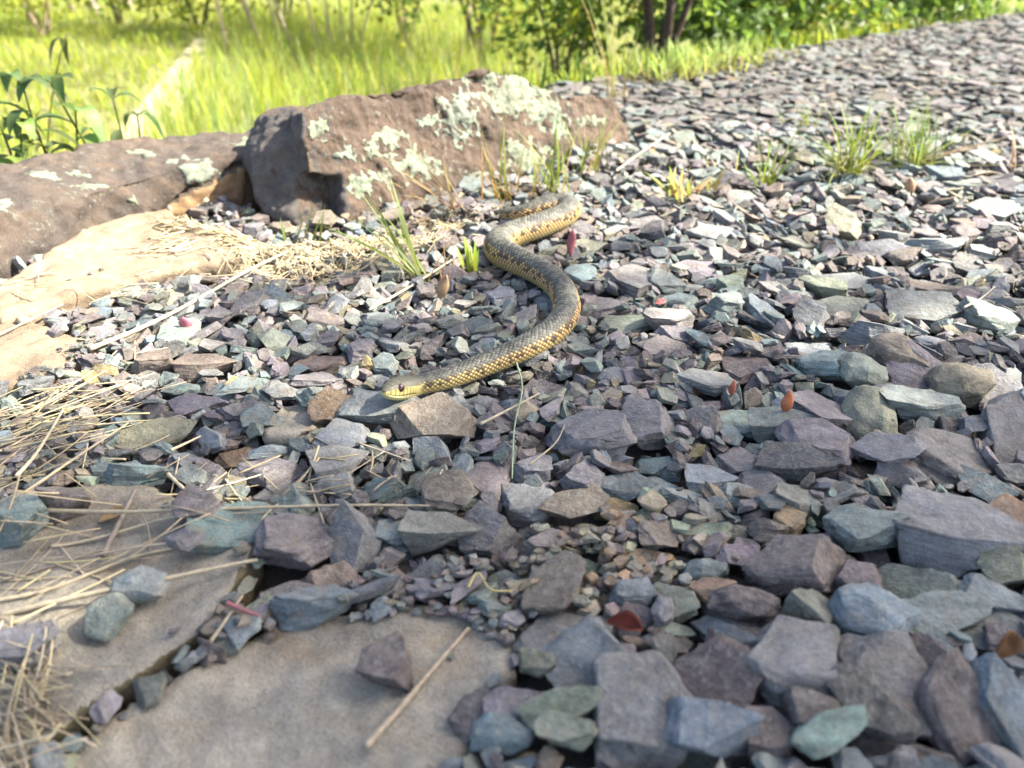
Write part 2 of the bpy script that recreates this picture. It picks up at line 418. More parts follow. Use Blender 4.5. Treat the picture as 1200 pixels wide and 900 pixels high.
lichen_on(boulder, bbase, V, F, [(538, 136, 24, 28, 0.05), (603, 112, 46, 30, 0.0), (634, 128, 30, 20, 0.05), (485, 192, 30, 19, 0.05),
    (455, 165, 30, 15, 0.25), (500, 142, 20, 10, 0.25), (612, 182, 25, 18, 0.02), (563, 209, 14, 9, 0.0), (425, 216, 22, 18, 0.4),
    (372, 150, 16, 16, 0.3), (455, 205, 20, 14, 0.35), (575, 120, 24, 20, 0.35), (650, 150, 20, 16, 0.35), (520, 120, 20, 12, 0.5), (572, 90, 34, 10, 0.15), (690, 142, 20, 10, 0.5), (437, 180, 12, 12, 0.3), (405, 172, 18, 22, 0.55)], 77)
# --- the long low rock on the left: three edges swept along its length
st = [(-190, 402, 305, 226, .035, .17), (-60, 352, 268, 205, .035, .17), (0, 326, 250, 196, .035, .17), (60, 303, 236, 181, .035, .17),
      (120, 279, 220, 168, .035, .18), (180, 259, 203, 161, .035, .19), (240, 243, 190, 158, .03, .18), (290, 235, 180, 153, .03, .16), (316, 222, 163, 147, .03, .13)]
rings = []
for (x, yb, yr, yt, d1, d2) in st:
    b = G(x, yb+4, -0.012); Yb = b[1]
    r1 = RY(x, yr, Yb+d1); tp = RY(x, yt, Yb+d2)
    rings.append([b, r1, tp, tp+np.array([-0.02, 0.05, -0.06]), np.array([tp[0]-0.02, tp[1]+0.05, -0.16]), np.array([b[0], b[1]+0.02, -0.06])])
rings = np.array(rings)
parts = []
for k in range(len(rings)-1): parts.append(prism(rings[k]-np.array([0.004, 0, 0])*(k > 0), rings[k+1]))
V, F = remeshed(parts, 0.0048, 4, 0.5)
V = roughen(V, F, [(6, 0.014, 3), (18, 0.011, 4), (65, 0.0045, 3)], 91)
# a split runs down the right end of the front face
p1, p2 = G(183, 262, 0.0), RY(292, 186, rings[7][1][1])
lx, ly, _ = proj(V)
t = np.clip((lx-186)/(292-186), 0, 1); yl = 250-t**0.8*(250-190)
crack = np.exp(-((ly-yl+3*np.sin(lx*0.12))/2.6)**2)*(lx > 180)*(lx < 300)
N = vnormals(V, F); fm = (N[:, 1] < 0.1)
V = V-N*(0.012*crack*fm)[:, None]
low = fm*(ly > yl)*(lx > 184)*(lx < 310)
V = V+np.array([0.0, -0.006, 0])*low[:, None]
# the lower broken piece is its own child with ochre stone
long_rock, lbase = rock_obj('long_rock', V, F, M_long, 'long low grey brown rock with a split end, lying left of the boulder', 'rock')
fq = (low[F] > 0.5).all(1)
long_rock.data.materials.append(M_ochre)
mi = np.zeros(len(F), np.int32); mi[fq] = 1; long_rock.data.polygons.foreach_set('material_index', mi)
stamp_height(V)
lichen_on(long_rock, lbase, V, F, [(232, 200, 18, 13, -0.2), (165, 178, 26, 7, 0.25), (60, 205, 42, 7, 0.3), (155, 235, 13, 9, 0.35),
    (290, 168, 16, 7, 0.05), (5, 240, 16, 9, 0.2), (100, 218, 30, 6, 0.45), (200, 190, 10, 5, 0.2)], 133)
# --- flagstones
def slab(pts, ztop, thick, tilt=(0, 0), name='flagstone', mat=None, label='', seed=0, voxel=0.004, round_=2, rough=1.0, moss=False):
    P = np.array([G(px_, py_, ztop) for px_, py_ in pts])
    c = P.mean(0)
    dz = tilt[0]*(P[:, 0]-c[0])+tilt[1]*(P[:, 1]-c[1])
    top = P+np.stack([0*dz, 0*dz, dz], 1)
    ed = poly_sd
    bot = c+(P-c)*np.array([1.02, 1.02, 1])-np.array([0, 0, thick])
    V, F = remeshed([prism(top, bot)], voxel, round_, 0.5)
    V = roughen(V, F, [(9, 0.006*rough, 3), (30, 0.0045*rough, 4), (120, 0.0013, 3)], seed)
    o, base = rock_obj(name, V, F, mat, label, 'flagstone'); stamp_height(V)
    if moss:
        o.data.materials.append(M_moss); fn = vnormals(V, F)[F].mean(1)
        o.data.polygons.foreach_set('material_index', (fn[:, 2] < 0.62+0.25*fbm(V[F].mean(1), 60, 2, 3)).astype(np.int32))
    return P
FL1 = slab([(60, 900), (130, 838), (200, 797), (300, 735), (345, 712), (430, 706), (520, 700), (585, 712), (606, 750), (600, 790), (560, 842), (545, 890), (500, 990), (250, 1060), (-30, 1000)],
           -0.002, 0.05, (0, 0.02), mat=M_flag, label='smooth buff flagstone with a small purple block and a stick on it', seed=201)
FL2 = slab([(-130, 640), (-60, 600), (40, 575), (130, 562), (215, 585), (262, 622), (300, 646), (287, 672), (268, 700), (238, 740), (190, 770), (120, 815), (55, 868), (-60, 960), (-220, 980), (-260, 800)],
           0.006, 0.06, (0.02, 0.01), mat=M_flag, label='grey flagstone strewn with straw, mossy where its edge drops', seed=215, moss=True)
FL3 = slab([(-90, 385), (0, 374), (55, 376), (112, 398), (100, 422), (60, 445), (-20, 455), (-110, 440)],
           0.002, 0.04, mat=M_pale, label='pale tan slab half buried in gravel beside the straw tangle', seed=233)
FL4 = slab([(-60, 360), (0, 328), (30, 312), (100, 274), (150, 257), (196, 253), (222, 268), (295, 283), (290, 300), (180, 318), (90, 340), (0, 368)],
           0.012, 0.04, (0, 0.05), mat=M_pale, label='sunlit pale sandstone slab at the foot of the long rock', seed=251)
FL5 = slab([(300, 488), (330, 470), (372, 472), (385, 492), (350, 512), (312, 512)],
           0.0, 0.02, mat=M_flag, label='small tan stone plate sunk in gravel left of the snake head', seed=262, voxel=0.003)
SLABS = [FL1, FL2, FL3, FL4, FL5]
slab_sd = np.minimum.reduce([poly_sd(HP, p) for p in SLABS]).reshape(H.shape)
rock_fp = (H > 0.035)

# ------------------------------------------------------------------ slate stones: convex chips cut by planes
def proto_planes(r, kind):
    P = []
    if kind == 'round':
        for k in range(20):
            z = 1-2*(k+0.5)/20; a = k*2.39996+r.random()*0.5
            n = np.array([math.sqrt(1-z*z)*math.cos(a), math.sqrt(1-z*z)*math.sin(a), z]); n += r.normal(0, 0.15, 3); n /= np.linalg.norm(n)
            n2 = n/np.array([1, 1, 0.55]); l = np.linalg.norm(n2)
            P.append((n2/l, 0.5*(0.86+0.14*r.random())/l))
        return P
    ns = r.integers(4, 8); a0 = r.random()*6.28
    zt = {'chip': 0.17, 'block': 0.30, 'sliver': 0.15}[kind]
    for k in range(ns):
        a = a0+(k+r.uniform(-0.33, 0.33))*2*math.pi/ns
        st = r.uniform(-0.55, 0.55); ct = math.sqrt(1-st*st)
        P.append((np.array([math.cos(a)*ct, math.sin(a)*ct, st]), 0.5*r.uniform(0.72, 1.0)*ct))
    for s in (1, -1):
        t = r.normal(0, 0.13 if kind != 'block' else 0.22, 2); n = np.array([t[0], t[1], s]); n /= np.linalg.norm(n)
        P.append((n, zt*r.uniform(0.85, 1.15)))
    for k in range(r.integers(2, 5)):
        a = r.random()*6.28; s = r.choice([-1, 1]); u = r.uniform(0.35, 1.0)
        n = np.array([math.cos(a), math.sin(a), s*u]); n /= np.linalg.norm(n)
        P.append((n, (0.5*0.86+zt*u)/math.sqrt(1+u*u)*r.uniform(0.80, 0.95)))
    return P
def build_lods(planes, seed):
    bm = bmesh.new(); bmesh.ops.create_cube(bm, size=2.0)
    for n, d in planes:
        g = bmesh.ops.bisect_plane(bm, geom=bm.verts[:]+bm.edges[:]+bm.faces[:], dist=1e-6, plane_co=Vector(n*d), plane_no=Vector(n), clear_outer=True)
        ed = [e for e in g['geom_cut'] if isinstance(e, bmesh.types.BMEdge)]
        if len(ed) >= 3: bmesh.ops.contextual_create(bm, geom=ed)
    bmesh.ops.remove_doubles(bm, verts=bm.verts, dist=0.012)
    bmesh.ops.dissolve_degenerate(bm, dist=0.008, edges=bm.edges)
    bmesh.ops.recalc_face_normals(bm, faces=bm.faces)
    def out(b):
        bmesh.ops.triangulate(b, faces=b.faces)
        b.verts.index_update()
        return (np.array([v.co[:] for v in b.verts]), np.array([[v.index for v in f.verts] for f in b.faces], np.int32))
    lods = []
    for lev in (0, 1, 2):
        b = bm.copy()
        if lev < 2:
            bmesh.ops.bevel(b, geom=b.edges[:], offset=0.013 if lev == 0 else 0.018, segments=1, profile=0.5, affect='EDGES', clamp_overlap=True)
        if lev < 2:
            bmesh.ops.triangulate(b, faces=b.faces)
            lim = 0.13 if lev == 0 else 0.34
            for it in range(3 if lev == 0 else 1):
                ee = [e for e in b.edges if e.calc_length() > lim]
                if not ee: break
                bmesh.ops.subdivide_edges(b, edges=ee, cuts=1); bmesh.ops.triangulate(b, faces=[f for f in b.faces if len(f.verts) > 3])
            b.normal_update()
            V = np.array([v.co[:] for v in b.verts]); N = np.array([v.normal[:] for v in b.verts])
            dsp = 0.045*fbm(V, 3.2, 3, seed) + (0.024*fbm(V, 11, 3, seed+3) if lev == 0 else 0)
            # broken edges step along the cleavage
            hz = np.hypot(N[:, 0], N[:, 1])
            stp = 0.055*hz*fbm(np.stack([V[:, 0]*2, V[:, 1]*2, V[:, 2]*16], 1), 1.0, 2, seed+8)
            V = V+N*(dsp+stp)[:, None]
            for v, c in zip(b.verts, V): v.co = c
        lods.append(out(b)); b.free()
    bm.free()
    return lods
KINDS = ['chip']*18+['block']*9+['sliver']*5+['round']*4
PROTO = []
for k, kd in enumerate(KINDS):
    r = np.random.default_rng(100+k); pl = proto_planes(r, kd)
    PROTO.append(dict(kind=kd, N=np.array([p[0] for p in pl]), D=np.array([p[1] for p in pl]), lod=build_lods(pl, 300+k)))
BYK = {k: [i for i, p in enumerate(PROTO) if p['kind'] == k] for k in set(KINDS)}

PAL = {  # base colours of the stones
 'pu': (0.185, 0.160, 0.180), 'lp': (0.255, 0.225, 0.240), 'dp': (0.125, 0.098, 0.105), 'gr': (0.175, 0.178, 0.190), 'bl': (0.195, 0.222, 0.245),
 'bb': (0.150, 0.205, 0.240), 'bg': (0.240, 0.295, 0.290), 'gg': (0.190, 0.225, 0.205), 'gn': (0.185, 0.200, 0.160), 'te': (0.130, 0.185, 0.190),
 'pg': (0.310, 0.330, 0.240), 'lg': (0.300, 0.315, 0.290), 'ta': (0.330, 0.280, 0.190), 'oc': (0.310, 0.225, 0.090), 'or': (0.350, 0.230, 0.130),
 'br': (0.180, 0.135, 0.110), 'ru': (0.190, 0.105, 0.065), 'dk': (0.085, 0.080, 0.085), 'cr': (0.450, 0.400, 0.290), 'pk': (0.300, 0.230, 0.205)}
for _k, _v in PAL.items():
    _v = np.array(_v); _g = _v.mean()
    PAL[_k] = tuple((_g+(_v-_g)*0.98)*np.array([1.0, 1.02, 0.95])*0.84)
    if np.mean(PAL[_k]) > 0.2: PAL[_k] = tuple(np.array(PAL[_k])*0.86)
CNAME = {'pu': 'purple grey', 'lp': 'light purple grey', 'dp': 'dark purple brown', 'gr': 'grey', 'bl': 'blue grey', 'bb': 'slate blue', 'bg': 'pale blue green',
 'gg': 'green grey', 'gn': 'olive green', 'te': 'dark teal', 'pg': 'pale green', 'lg': 'light grey', 'ta': 'tan', 'oc': 'ochre', 'or': 'orange tan',
 'br': 'brown', 'ru': 'rusty brown', 'dk': 'near black', 'cr': 'cream', 'pk': 'pinkish'}
FILLC = ['pu']*18+['lp']*8+['dp']*13+['gr']*15+['bl']*11+['bb']*4+['bg']*8+['gg']*10+['gn']*5+['te']*4+['lg']*4+['ta']*4+['br']*8+['dk']*5+['pk']*3+['oc', 'pg']

def rot_to(nrm, yaw):
    z = np.array(nrm, float); z /= np.linalg.norm(z)
    x = np.array([math.cos(yaw), math.sin(yaw), 0.0]); x -= z*(x@z); x /= np.linalg.norm(x)
    return np.stack([x, np.cross(z, x), z], 1)
def local_slope(x, y, r):
    i = int((y-HY0)/HR); j = int((x-HX0)/HR); k = max(int(r/HR), 2)
    w = H[i-k:i+k+1, j-k:j+k+1]
    if w.shape != (2*k+1, 2*k+1): return 0.0, 0.0
    t = np.arange(-k, k+1)*HR
    s2 = (t*t).sum()*(2*k+1)
    return float((w*t[None, :]).sum()/s2), float((w*t[:, None]).sum()/s2)
PROT = np.zeros(H.shape, bool)
STONES = []
def try_stone(x, y, proto, s, R, pct):
    Nn = (R@(proto['N']/s).T).T; l = np.linalg.norm(proto['N']/s, axis=1); Nn = Nn/l[:, None]; D = proto['D']/l
    rad = 0.62*max(s[0], s[1]); k = int(rad/HR)+1
    i0, j0 = int((y-HY0)/HR), int((x-HX0)/HR)
    if i0-k < 0 or j0-k < 0 or i0+k+1 > HNY or j0+k+1 > HNX: return None
    t = np.arange(-k, k+1)*HR
    X, Y = t[None, :], t[:, None]
    lo = np.full((2*k+1, 2*k+1), -1.0); hi = np.full((2*k+1, 2*k+1), 1.0); ok = np.ones(lo.shape, bool)
    for (a, b, c), d in zip(Nn, D):
        if c > 0.02: hi = np.minimum(hi, (d-a*X-b*Y)/c)
        elif c < -0.02: lo = np.maximum(lo, (d-a*X-b*Y)/c)
        else: ok &= (a*X+b*Y <= d)
    m = ok & (hi > lo)
    if m.sum() < 3: return None
    w = H[i0-k:i0+k+1, j0-k:j0+k+1]
    dz = (w-lo)[m]
    z = np.quantile(dz, pct)
    return z, (i0, j0, k), m, hi
def commit(res, x, y, pi, s, R, ck, hero=None, lodmin=0):
    z, (i0, j0, k), m, hi = res
    w = H[i0-k:i0+k+1, j0-k:j0+k+1]
    w[m] = np.maximum(w[m], (hi+z)[m])
    if hero: PROT[i0-k:i0+k+1, j0-k:j0+k+1][m] = True
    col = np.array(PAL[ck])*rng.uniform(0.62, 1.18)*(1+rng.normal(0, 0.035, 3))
    STONES.append(dict(p=pi, s=s, R=R, t=np.array([x, y, z]), col=np.clip(col, 0.03, 0.6), ck=ck, cell=(i0, j0, k), m=m, hi=hi, hero=hero))

def frame_ok(x, y, mg=0.40):
    d = y*cp+CH*sp
    return abs(x) < 0.665*d+mg
warm = G(715, 640)
def size_for(x, y):
    s = math.exp(rng.normal(math.log(0.0182), 0.38))
    if y < 0.42 and x > 0.02: s *= 1.35
    dw = math.hypot((x-warm[0])/1.5, y-warm[1])
    if dw < 0.045: s *= 0.62
    if y > 1.05: s *= 1.05
    return min(max(s, 0.008), 0.052)
def drop_fill(n, scale, xr, yr, ncand=3, pct=0.9, tilt=0.12, rule=None, cap=0.01):
    for _ in range(n):
        x0, y0 = rng.uniform(*xr), rng.uniform(*yr)
        if not frame_ok(x0, y0): continue
        L = size_for(x0, y0)*scale
        kd = rng.choice(['chip', 'block', 'sliver', 'round'], p=[0.71, 0.14, 0.12, 0.03])
        pi = int(rng.choice(BYK[kd])); pr = PROTO[pi]
        s = np.array([L*1.18, L*rng.uniform(0.62, 1.0)*(0.55 if kd == 'sliver' else 1.0), L*rng.uniform(0.5, 1.0)])
        best = None
        for c in range(ncand):
            x, y = x0+rng.normal(0, 0.012)*(c > 0), y0+rng.normal(0, 0.012)*(c > 0)
            i, j = int((y-HY0)/HR), int((x-HX0)/HR)
            if not (0 <= i < HNY and 0 <= j < HNX) or not FREE[i, j] or rock_fp[i, j]: continue
            if rule is not None and not rule(i, j): continue
            a, b = local_slope(x, y, L*0.5)
            a, b = np.clip([a, b], -0.9, 0.9)
            R = rot_to((-a*0.8+rng.normal(0, tilt), -b*0.8+rng.normal(0, tilt), 1), rng.uniform(0, 6.28))
            res = try_stone(x, y, pr, s, R, pct)
            if res is None: continue
            if (res[0]+res[3][res[2]]).max() > cap+0.18*L: continue
            if PROT[i-res[1][2]:i+res[1][2]+1, j-res[1][2]:j+res[1][2]+1][res[2]].mean() > 0.22: continue
            if best is None or res[0] < best[0][0]: best = (res, x, y, R)
        if best is None: continue
        res, x, y, R = best
        dw = math.hypot((x-warm[0])/1.6, y-warm[1])
        ck = str(rng.choice(['ta', 'pk', 'cr', 'lg', 'br', 'gr', 'or', 'pg'])) if dw < 0.055 and rng.random() < 0.75 else FILLC[int(rng.integers(len(FILLC)))]
        if x < -0.12 and y > 0.72 and rng.random() < 0.35: ck = str(rng.choice(['pk', 'ta', 'lp', 'lg']))
        commit(res, x, y, pi, s, R, ck)
on_slab = lambda lim: (lambda i, j: slab_sd[i, j] > lim)
# bottom layer first, then the stones one can pick out, then the rest fills in between them
drop_fill(5000, 1.2, (-0.95, 1.35), (0.10, 1.56), 2, 0.80, 0.12, on_slab(0.002), -0.004)
# the stones one can pick out in the photograph: pixel centre, width, height, colour, kind, label, turn
HERO = [
 (1170, 55, 28, 8, 'dk', 'chip', 0), (1163, 180, 45, 16, 'gr', 'chip', 0), (870, 220, 36, 16, 'lg', 'chip', 0), (1160, 243, 52, 34, 'lg', 'chip', 0),
 (992, 260, 38, 26, 'cr', 'block', 0), (833, 268, 46, 16, 'lg', 'chip', 0), (1093, 283, 64, 26, 'bg', 'block', 0), (1033, 284, 56, 22, 'gr', 'chip', 0),
 (985, 323, 66, 26, 'gr', 'chip', 0), (1095, 330, 52, 22, 'br', 'chip', 0), (980, 352, 56, 22, 'gn', 'chip', 0), (1082, 358, 76, 36, 'gr', 'chip', 0.3),
 (850, 357, 36, 35, 'bg', 'block', 0), (955, 370, 40, 32, 'bl', 'block', 0), (1157, 370, 64, 34, 'gg', 'block', 0), (882, 377, 42, 20, 'bl', 'chip', 0),
 (680, 313, 42, 26, 'te', 'chip', 0), (740, 322, 52, 36, 'lp', 'chip', 0), (780, 328, 34, 20, 'bg', 'chip', 0), (798, 345, 38, 30, 'te', 'block', 0),
 (732, 369, 62, 26, 'gn', 'chip', 0), (783, 374, 58, 34, 'lg', 'block', 0.4), (780, 402, 58, 22, 'lp', 'chip', 0), (710, 345, 40, 20, 'lp', 'chip', 0),
 (377, 368, 50, 26, 'dp', 'block', 0), (377, 415, 54, 32, 'br', 'block', 0), (177, 425, 52, 32, 'br', 'block', 0), (233, 423, 46, 30, 'br', 'block', 0),
 (950, 397, 54, 24, 'bl', 'chip', 0), (1023, 390, 62, 36, 'bg', 'block', 0.2), (875, 420, 62, 34, 'dp', 'chip', 0.5), (1053, 418, 60, 50, 'ta', 'round', 0),
 (968, 427, 58, 38, 'bg', 'block', 0), (1125, 452, 66, 50, 'ta', 'round', 0), (1010, 440, 52, 42, 'lg', 'round', 0), (1082, 436, 78, 50, 'pu', 'block', 0),
 (370, 443, 56, 28, 'pu', 'chip', 0), (213, 446, 38, 26, 'te', 'block', 0), (1155, 447, 66, 58, 'gr', 'chip', 0.7), (640, 441, 46, 26, 'pu', 'chip', 0),
 (678, 456, 32, 40, 'gr', 'block', 0), (233, 467, 76, 32, 'pu', 'block', 0), (373, 467, 36, 26, 'bg', 'block', 0), (565, 465, 36, 30, 'bl', 'round', 0),
 (395, 480, 58, 36, 'ru', 'block', 0.4), (447, 482, 96, 40, 'bl', 'chip', 0), (513, 494, 78, 40, 'br', 'chip', 0), (1021, 488, 52, 78, 'pg', 'round', 1.4),
 (1077, 477, 88, 46, 'gg', 'block', 0), (963, 475, 76, 46, 'pu', 'chip', 0), (877, 480, 82, 34, 'bg', 'chip', 0), (908, 493, 54, 36, 'bg', 'block', 0),
 (697, 503, 96, 56, 'gr', 'chip', 0.25), (763, 500, 58, 48, 'gr', 'block', 0.5), (1177, 497, 50, 78, 'lp', 'chip', 1.2), (173, 503, 82, 38, 'ta', 'chip', 0.1),
 (280, 518, 50, 22, 'or', 'chip', 0), (958, 517, 80, 48, 'lp', 'chip', -0.2), (870, 520, 44, 28, 'lp', 'chip', 0), (1107, 527, 106, 54, 'pu', 'chip', 0.1),
 (1043, 532, 70, 30, 'lp', 'chip', 0), (927, 537, 58, 44, 'dk', 'block', -0.3), (827, 547, 40, 42, 'bl', 'block', 0), (895, 553, 56, 40, 'lp', 'chip', -0.4),
 (765, 530, 40, 22, 'te', 'chip', 0), (773, 553, 60, 30, 'bl', 'chip', 0), (737, 560, 60, 30, 'gr', 'chip', 0), (623, 533, 46, 40, 'gr', 'block', 0),
 (310, 540, 62, 40, 'pu', 'block', 0), (240, 540, 36, 28, 'pu', 'block', 0), (200, 543, 42, 22, 'bg', 'round', 0), (388, 538, 46, 46, 'gr', 'block', 0.6),
 (570, 542, 48, 46, 'lp', 'chip', 0.2), (537, 537, 28, 58, 'bg', 'sliver', 1.5), (508, 551, 32, 50, 'gn', 'block', 1.3), (682, 553, 44, 48, 'pu', 'block', 0.2),
 (160, 563, 64, 28, 'te', 'block', 0), (330, 560, 66, 30, 'gr', 'sliver', 0.3), (452, 571, 50, 40, 'te', 'block', 0), (620, 578, 68, 50, 'gr', 'block', 0.2),
 (723, 580, 54, 28, 'oc', 'block', 0), (670, 583, 78, 26, 'br', 'sliver', 0.15), (76, 603, 56, 36, 'dp', 'block', 0), (28, 626, 54, 50, 'te', 'block', 0.2),
 (864, 608, 42, 36, 'gn', 'round', 0), (925, 603, 44, 40, 'or', 'block', 0.5), (460, 613, 50, 28, 'bl', 'chip', 0), (505, 616, 62, 38, 'gn', 'block', 0),
 (574, 615, 64, 54, 'gr', 'block', 0.1), (692, 607, 44, 28, 'ta', 'round', 0), (1177, 610, 78, 58, 'ru', 'block', 0.3), (238, 615, 48, 38, 'pu', 'block', 0.5),
 (636, 626, 44, 34, 'pk', 'block', 0), (272, 621, 78, 78, 'te', 'chip', 0.9), (1017, 622, 94, 48, 'bg', 'block', 0), (1113, 628, 104, 98, 'gr', 'block', -0.4),
 (350, 633, 98, 66, 'pu', 'chip', 0.35), (414, 633, 48, 66, 'gr', 'block', 0.2), (766, 638, 48, 24, 'or', 'block', 0), (686, 641, 40, 30, 'pg', 'round', 0),
 (702, 656, 44, 24, 'pk', 'round', 0), (828, 660, 50, 38, 'bg', 'round', 0), (588, 656, 36, 40, 'lg', 'chip', 0), (613, 668, 32, 30, 'pg', 'block', 0),
 (498, 653, 46, 62, 'gr', 'sliver', 0.9), (220, 656, 34, 24, 'pu', 'block', 0), (928, 665, 98, 74, 'dp', 'block', 0.3), (384, 668, 48, 46, 'br', 'chip', 0.8),
 (970, 652, 54, 42, 'dk', 'chip', -0.3), (332, 686, 58, 36, 'pu', 'chip', 0), (1180, 668, 58, 46, 'gn', 'block', 0.4), (1006, 682, 52, 46, 'dp', 'block', 0.4),
 (1081, 678, 104, 52, 'gg', 'chip', -0.1), (740, 692, 64, 46, 'gr', 'block', -0.1), (169, 697, 58, 46, 'bl', 'round', 0.2), (610, 701, 30, 26, 'lp', 'round', 0),
 (300, 704, 34, 36, 'gn', 'block', 0), (363, 705, 88, 38, 'te', 'block', 0.15), (444, 704, 20, 30, 'bl', 'chip', 1.3), (871, 713, 72, 48, 'dp', 'round', -0.1),
 (1092, 718, 104, 48, 'gg', 'chip', 0.2), (949, 717, 64, 62, 'gn', 'block', 0.8), (1019, 724, 78, 80, 'bb', 'round', 0.9), (130, 731, 44, 56, 'gg', 'round', 1.2),
 (661, 735, 124, 58, 'gr', 'chip', 0.35), (30, 760, 90, 50, 'pu', 'chip', 0.1), (453, 782, 46, 54, 'dp', 'block', 1.45), (684, 784, 88, 106, 'bl', 'chip', -0.7),
 (628, 788, 44, 32, 'gn', 'block', 0), (933, 780, 124, 104, 'gr', 'block', 0.4), (839, 795, 80, 100, 'dp', 'chip', 0.9), (1045, 804, 118, 104, 'lp', 'chip', -0.4),
 (750, 824, 112, 128, 'gr', 'chip', 1.0), (1120, 826, 80, 108, 'dp', 'chip', 1.3), (1178, 832, 56, 112, 'bb', 'chip', 1.8), (613, 822, 74, 48, 'pu', 'block', 0),
 (649, 838, 84, 42, 'gn', 'chip', 0.2), (949, 838, 64, 52, 'dp', 'block', 0), (1013, 838, 92, 50, 'dk', 'sliver', -0.5), (588, 856, 70, 56, 'bb', 'round', 0),
 (832, 860, 84, 54, 'bb', 'chip', 0.3), (896, 858, 48, 52, 'dp', 'block', 0), (663, 868, 62, 44, 'gn', 'block', 0), (963, 870, 78, 42, 'gg', 'chip', 0.4)]
HERO.sort(key=lambda h: h[1])
for h in HERO:
    px_, py_, w_, h_, ck, kd, yaw = h
    g = G(px_, py_, 0.006)
    dep = g[1]*cp+(CH-g[2])*sp; mpp = dep/FPX
    i, j = int((g[1]-HY0)/HR), int((g[0]-HX0)/HR)
    if not (0 <= i < HNY and 0 <= j < HNX): continue
    elev = math.asin(min(1, CH/np.linalg.norm(g-np.array([0, 0, CH]))))
    wm, hm = w_*mpp, h_*mpp
    tf = 0.36 if kd == 'chip' else (0.6 if kd in ('block', 'round') else 0.34)
    # tall looking stones are tipped towards the viewer
    th = tf*min(wm, hm*1.2)
    lean_ = 0.0
    depth = (hm-th*math.cos(elev)*0.8)/math.sin(elev)
    if depth > 1.25*wm: lean_ = 0.38; depth = (hm-th*math.cos(elev+lean_)*0.8)/math.sin(elev+lean_)
    depth = float(np.clip(depth, 0.45*wm, 1.9*wm))
    pi = int(rng.choice(BYK[kd])); pr = PROTO[pi]
    a, b = local_slope(g[0], g[1], wm*0.6); a, b = np.clip([a, b], -0.35, 0.35)
    wd, dd = wm*1.16, depth*1.16
    if abs(math.sin(yaw)) > 0.75 and kd != 'block': wd, dd = dd, wd
    s = np.array([wd, dd, th/(0.34 if kd in ('chip', 'sliver') else (0.6 if kd == 'block' else 0.55))])
    if kd == 'sliver': s[1] = min(s[1], s[0]*0.6)
    x, y = g[0], g[1]
    R = rot_to((-a*0.6+rng.normal(0, 0.06), -b*0.6-lean_+rng.normal(0, 0.06), 1), yaw)
    res = try_stone(x, y, pr, s, R, 0.8 if slab_sd[i, j] > 0.0 else 0.93)
    if res is None: continue
    if slab_sd[i, j] > 0.0 and (res[0]+res[3][res[2]]).max() > 0.022:      # bedded in, not perched
        res = (res[0]-((res[0]+res[3][res[2]]).max()-0.022),)+res[1:]
    commit(res, x, y, pi, s, R, ck, hero=h)

drop_fill(12500, 1.0, (-0.95, 1.35), (0.10, 1.56), 3, 0.80, 0.28, on_slab(-0.003), 0.007)
drop_fill(4500, 0.85, (-0.45, 0.60), (0.15, 0.80), 3, 0.80, 0.28, on_slab(-0.004), 0.007)
drop_fill(3500, 0.6, (-0.55, 0.75), (0.15, 1.10), 3, 0.80, 0.12, on_slab(-0.004), 0.003)
# grit and small chips spill onto the near flagstone, at its upper edge
gp = [G(x, y)[:2] for x, y in ((440, 712), (520, 720), (580, 722), (610, 715), (640, 690), (560, 690), (470, 690))]
def drop_grit(n, pts, spread, lo, hi, cols, cap=0.006, lim=-0.045):
    for _ in range(n):
        c = pts[int(rng.integers(len(pts)))]
        x, y = c[0]+rng.normal(0, spread), c[1]+rng.normal(0, spread*0.6)
        i, j = int((y-HY0)/HR), int((x-HX0)/HR)
        if not (0 <= i < HNY and 0 <= j < HNX) or rock_fp[i, j] or not FREE[i, j] or PROT[i, j]: continue
        if slab_sd[i, j] < lim: continue
        L = rng.uniform(lo, hi)*(1 if slab_sd[i, j] > -0.012 else 0.55)
        pi = int(rng.choice(BYK['chip']+BYK['block'])); s = np.array([L, L*0.75, L*0.8])
        R = rot_to((rng.normal(0, 0.1), rng.normal(0, 0.1), 1), rng.uniform(0, 6.28))
        res = try_stone(x, y, PROTO[pi], s, R, 0.75)
        if res and (res[0]+res[3][res[2]]).max() < max(cap, 0): commit(res, x, y, pi, s, R, str(rng.choice(cols)))
drop_grit(900, gp, 0.022, 0.0035, 0.009, ['ta', 'bl', 'gr', 'lg', 'bg', 'br', 'pk', 'pu'], 0.003)
drop_grit(420, [warm[:2], G(660, 640)[:2], G(770, 620)[:2], G(700, 680)[:2]], 0.026, 0.005, 0.012, ['ta', 'pk', 'cr', 'or', 'br', 'lg'], 0.006)
drop_grit(260, [G(x, y)[:2] for x, y in ((290, 690), (270, 720), (235, 760), (180, 795), (120, 840), (330, 705))], 0.006, 0.004, 0.010, ['gr', 'pu', 'br', 'ta', 'dk'], 0.004, -0.02)
drop_grit(380, [G(x, y)[:2] for x, y in ((470, 712), (520, 722), (560, 735), (595, 760))], 0.016, 0.0018, 0.0045, ['gr', 'bl', 'dk', 'br', 'lg'], 0.02, -0.2)
drop_grit(70, [G(485, 772)[:2], G(540, 745)[:2], G(430, 735)[:2]], 0.012, 0.003, 0.008, ['gr', 'bl', 'dk', 'gn'], 0.02, -0.2)
edge_pts = [G(x, y)[:2] for x, y in ((20, 560), (90, 555), (240, 605), (300, 660), (110, 410), (60, 440), (200, 305), (280, 290), (250, 260), (120, 330), (300, 720))]
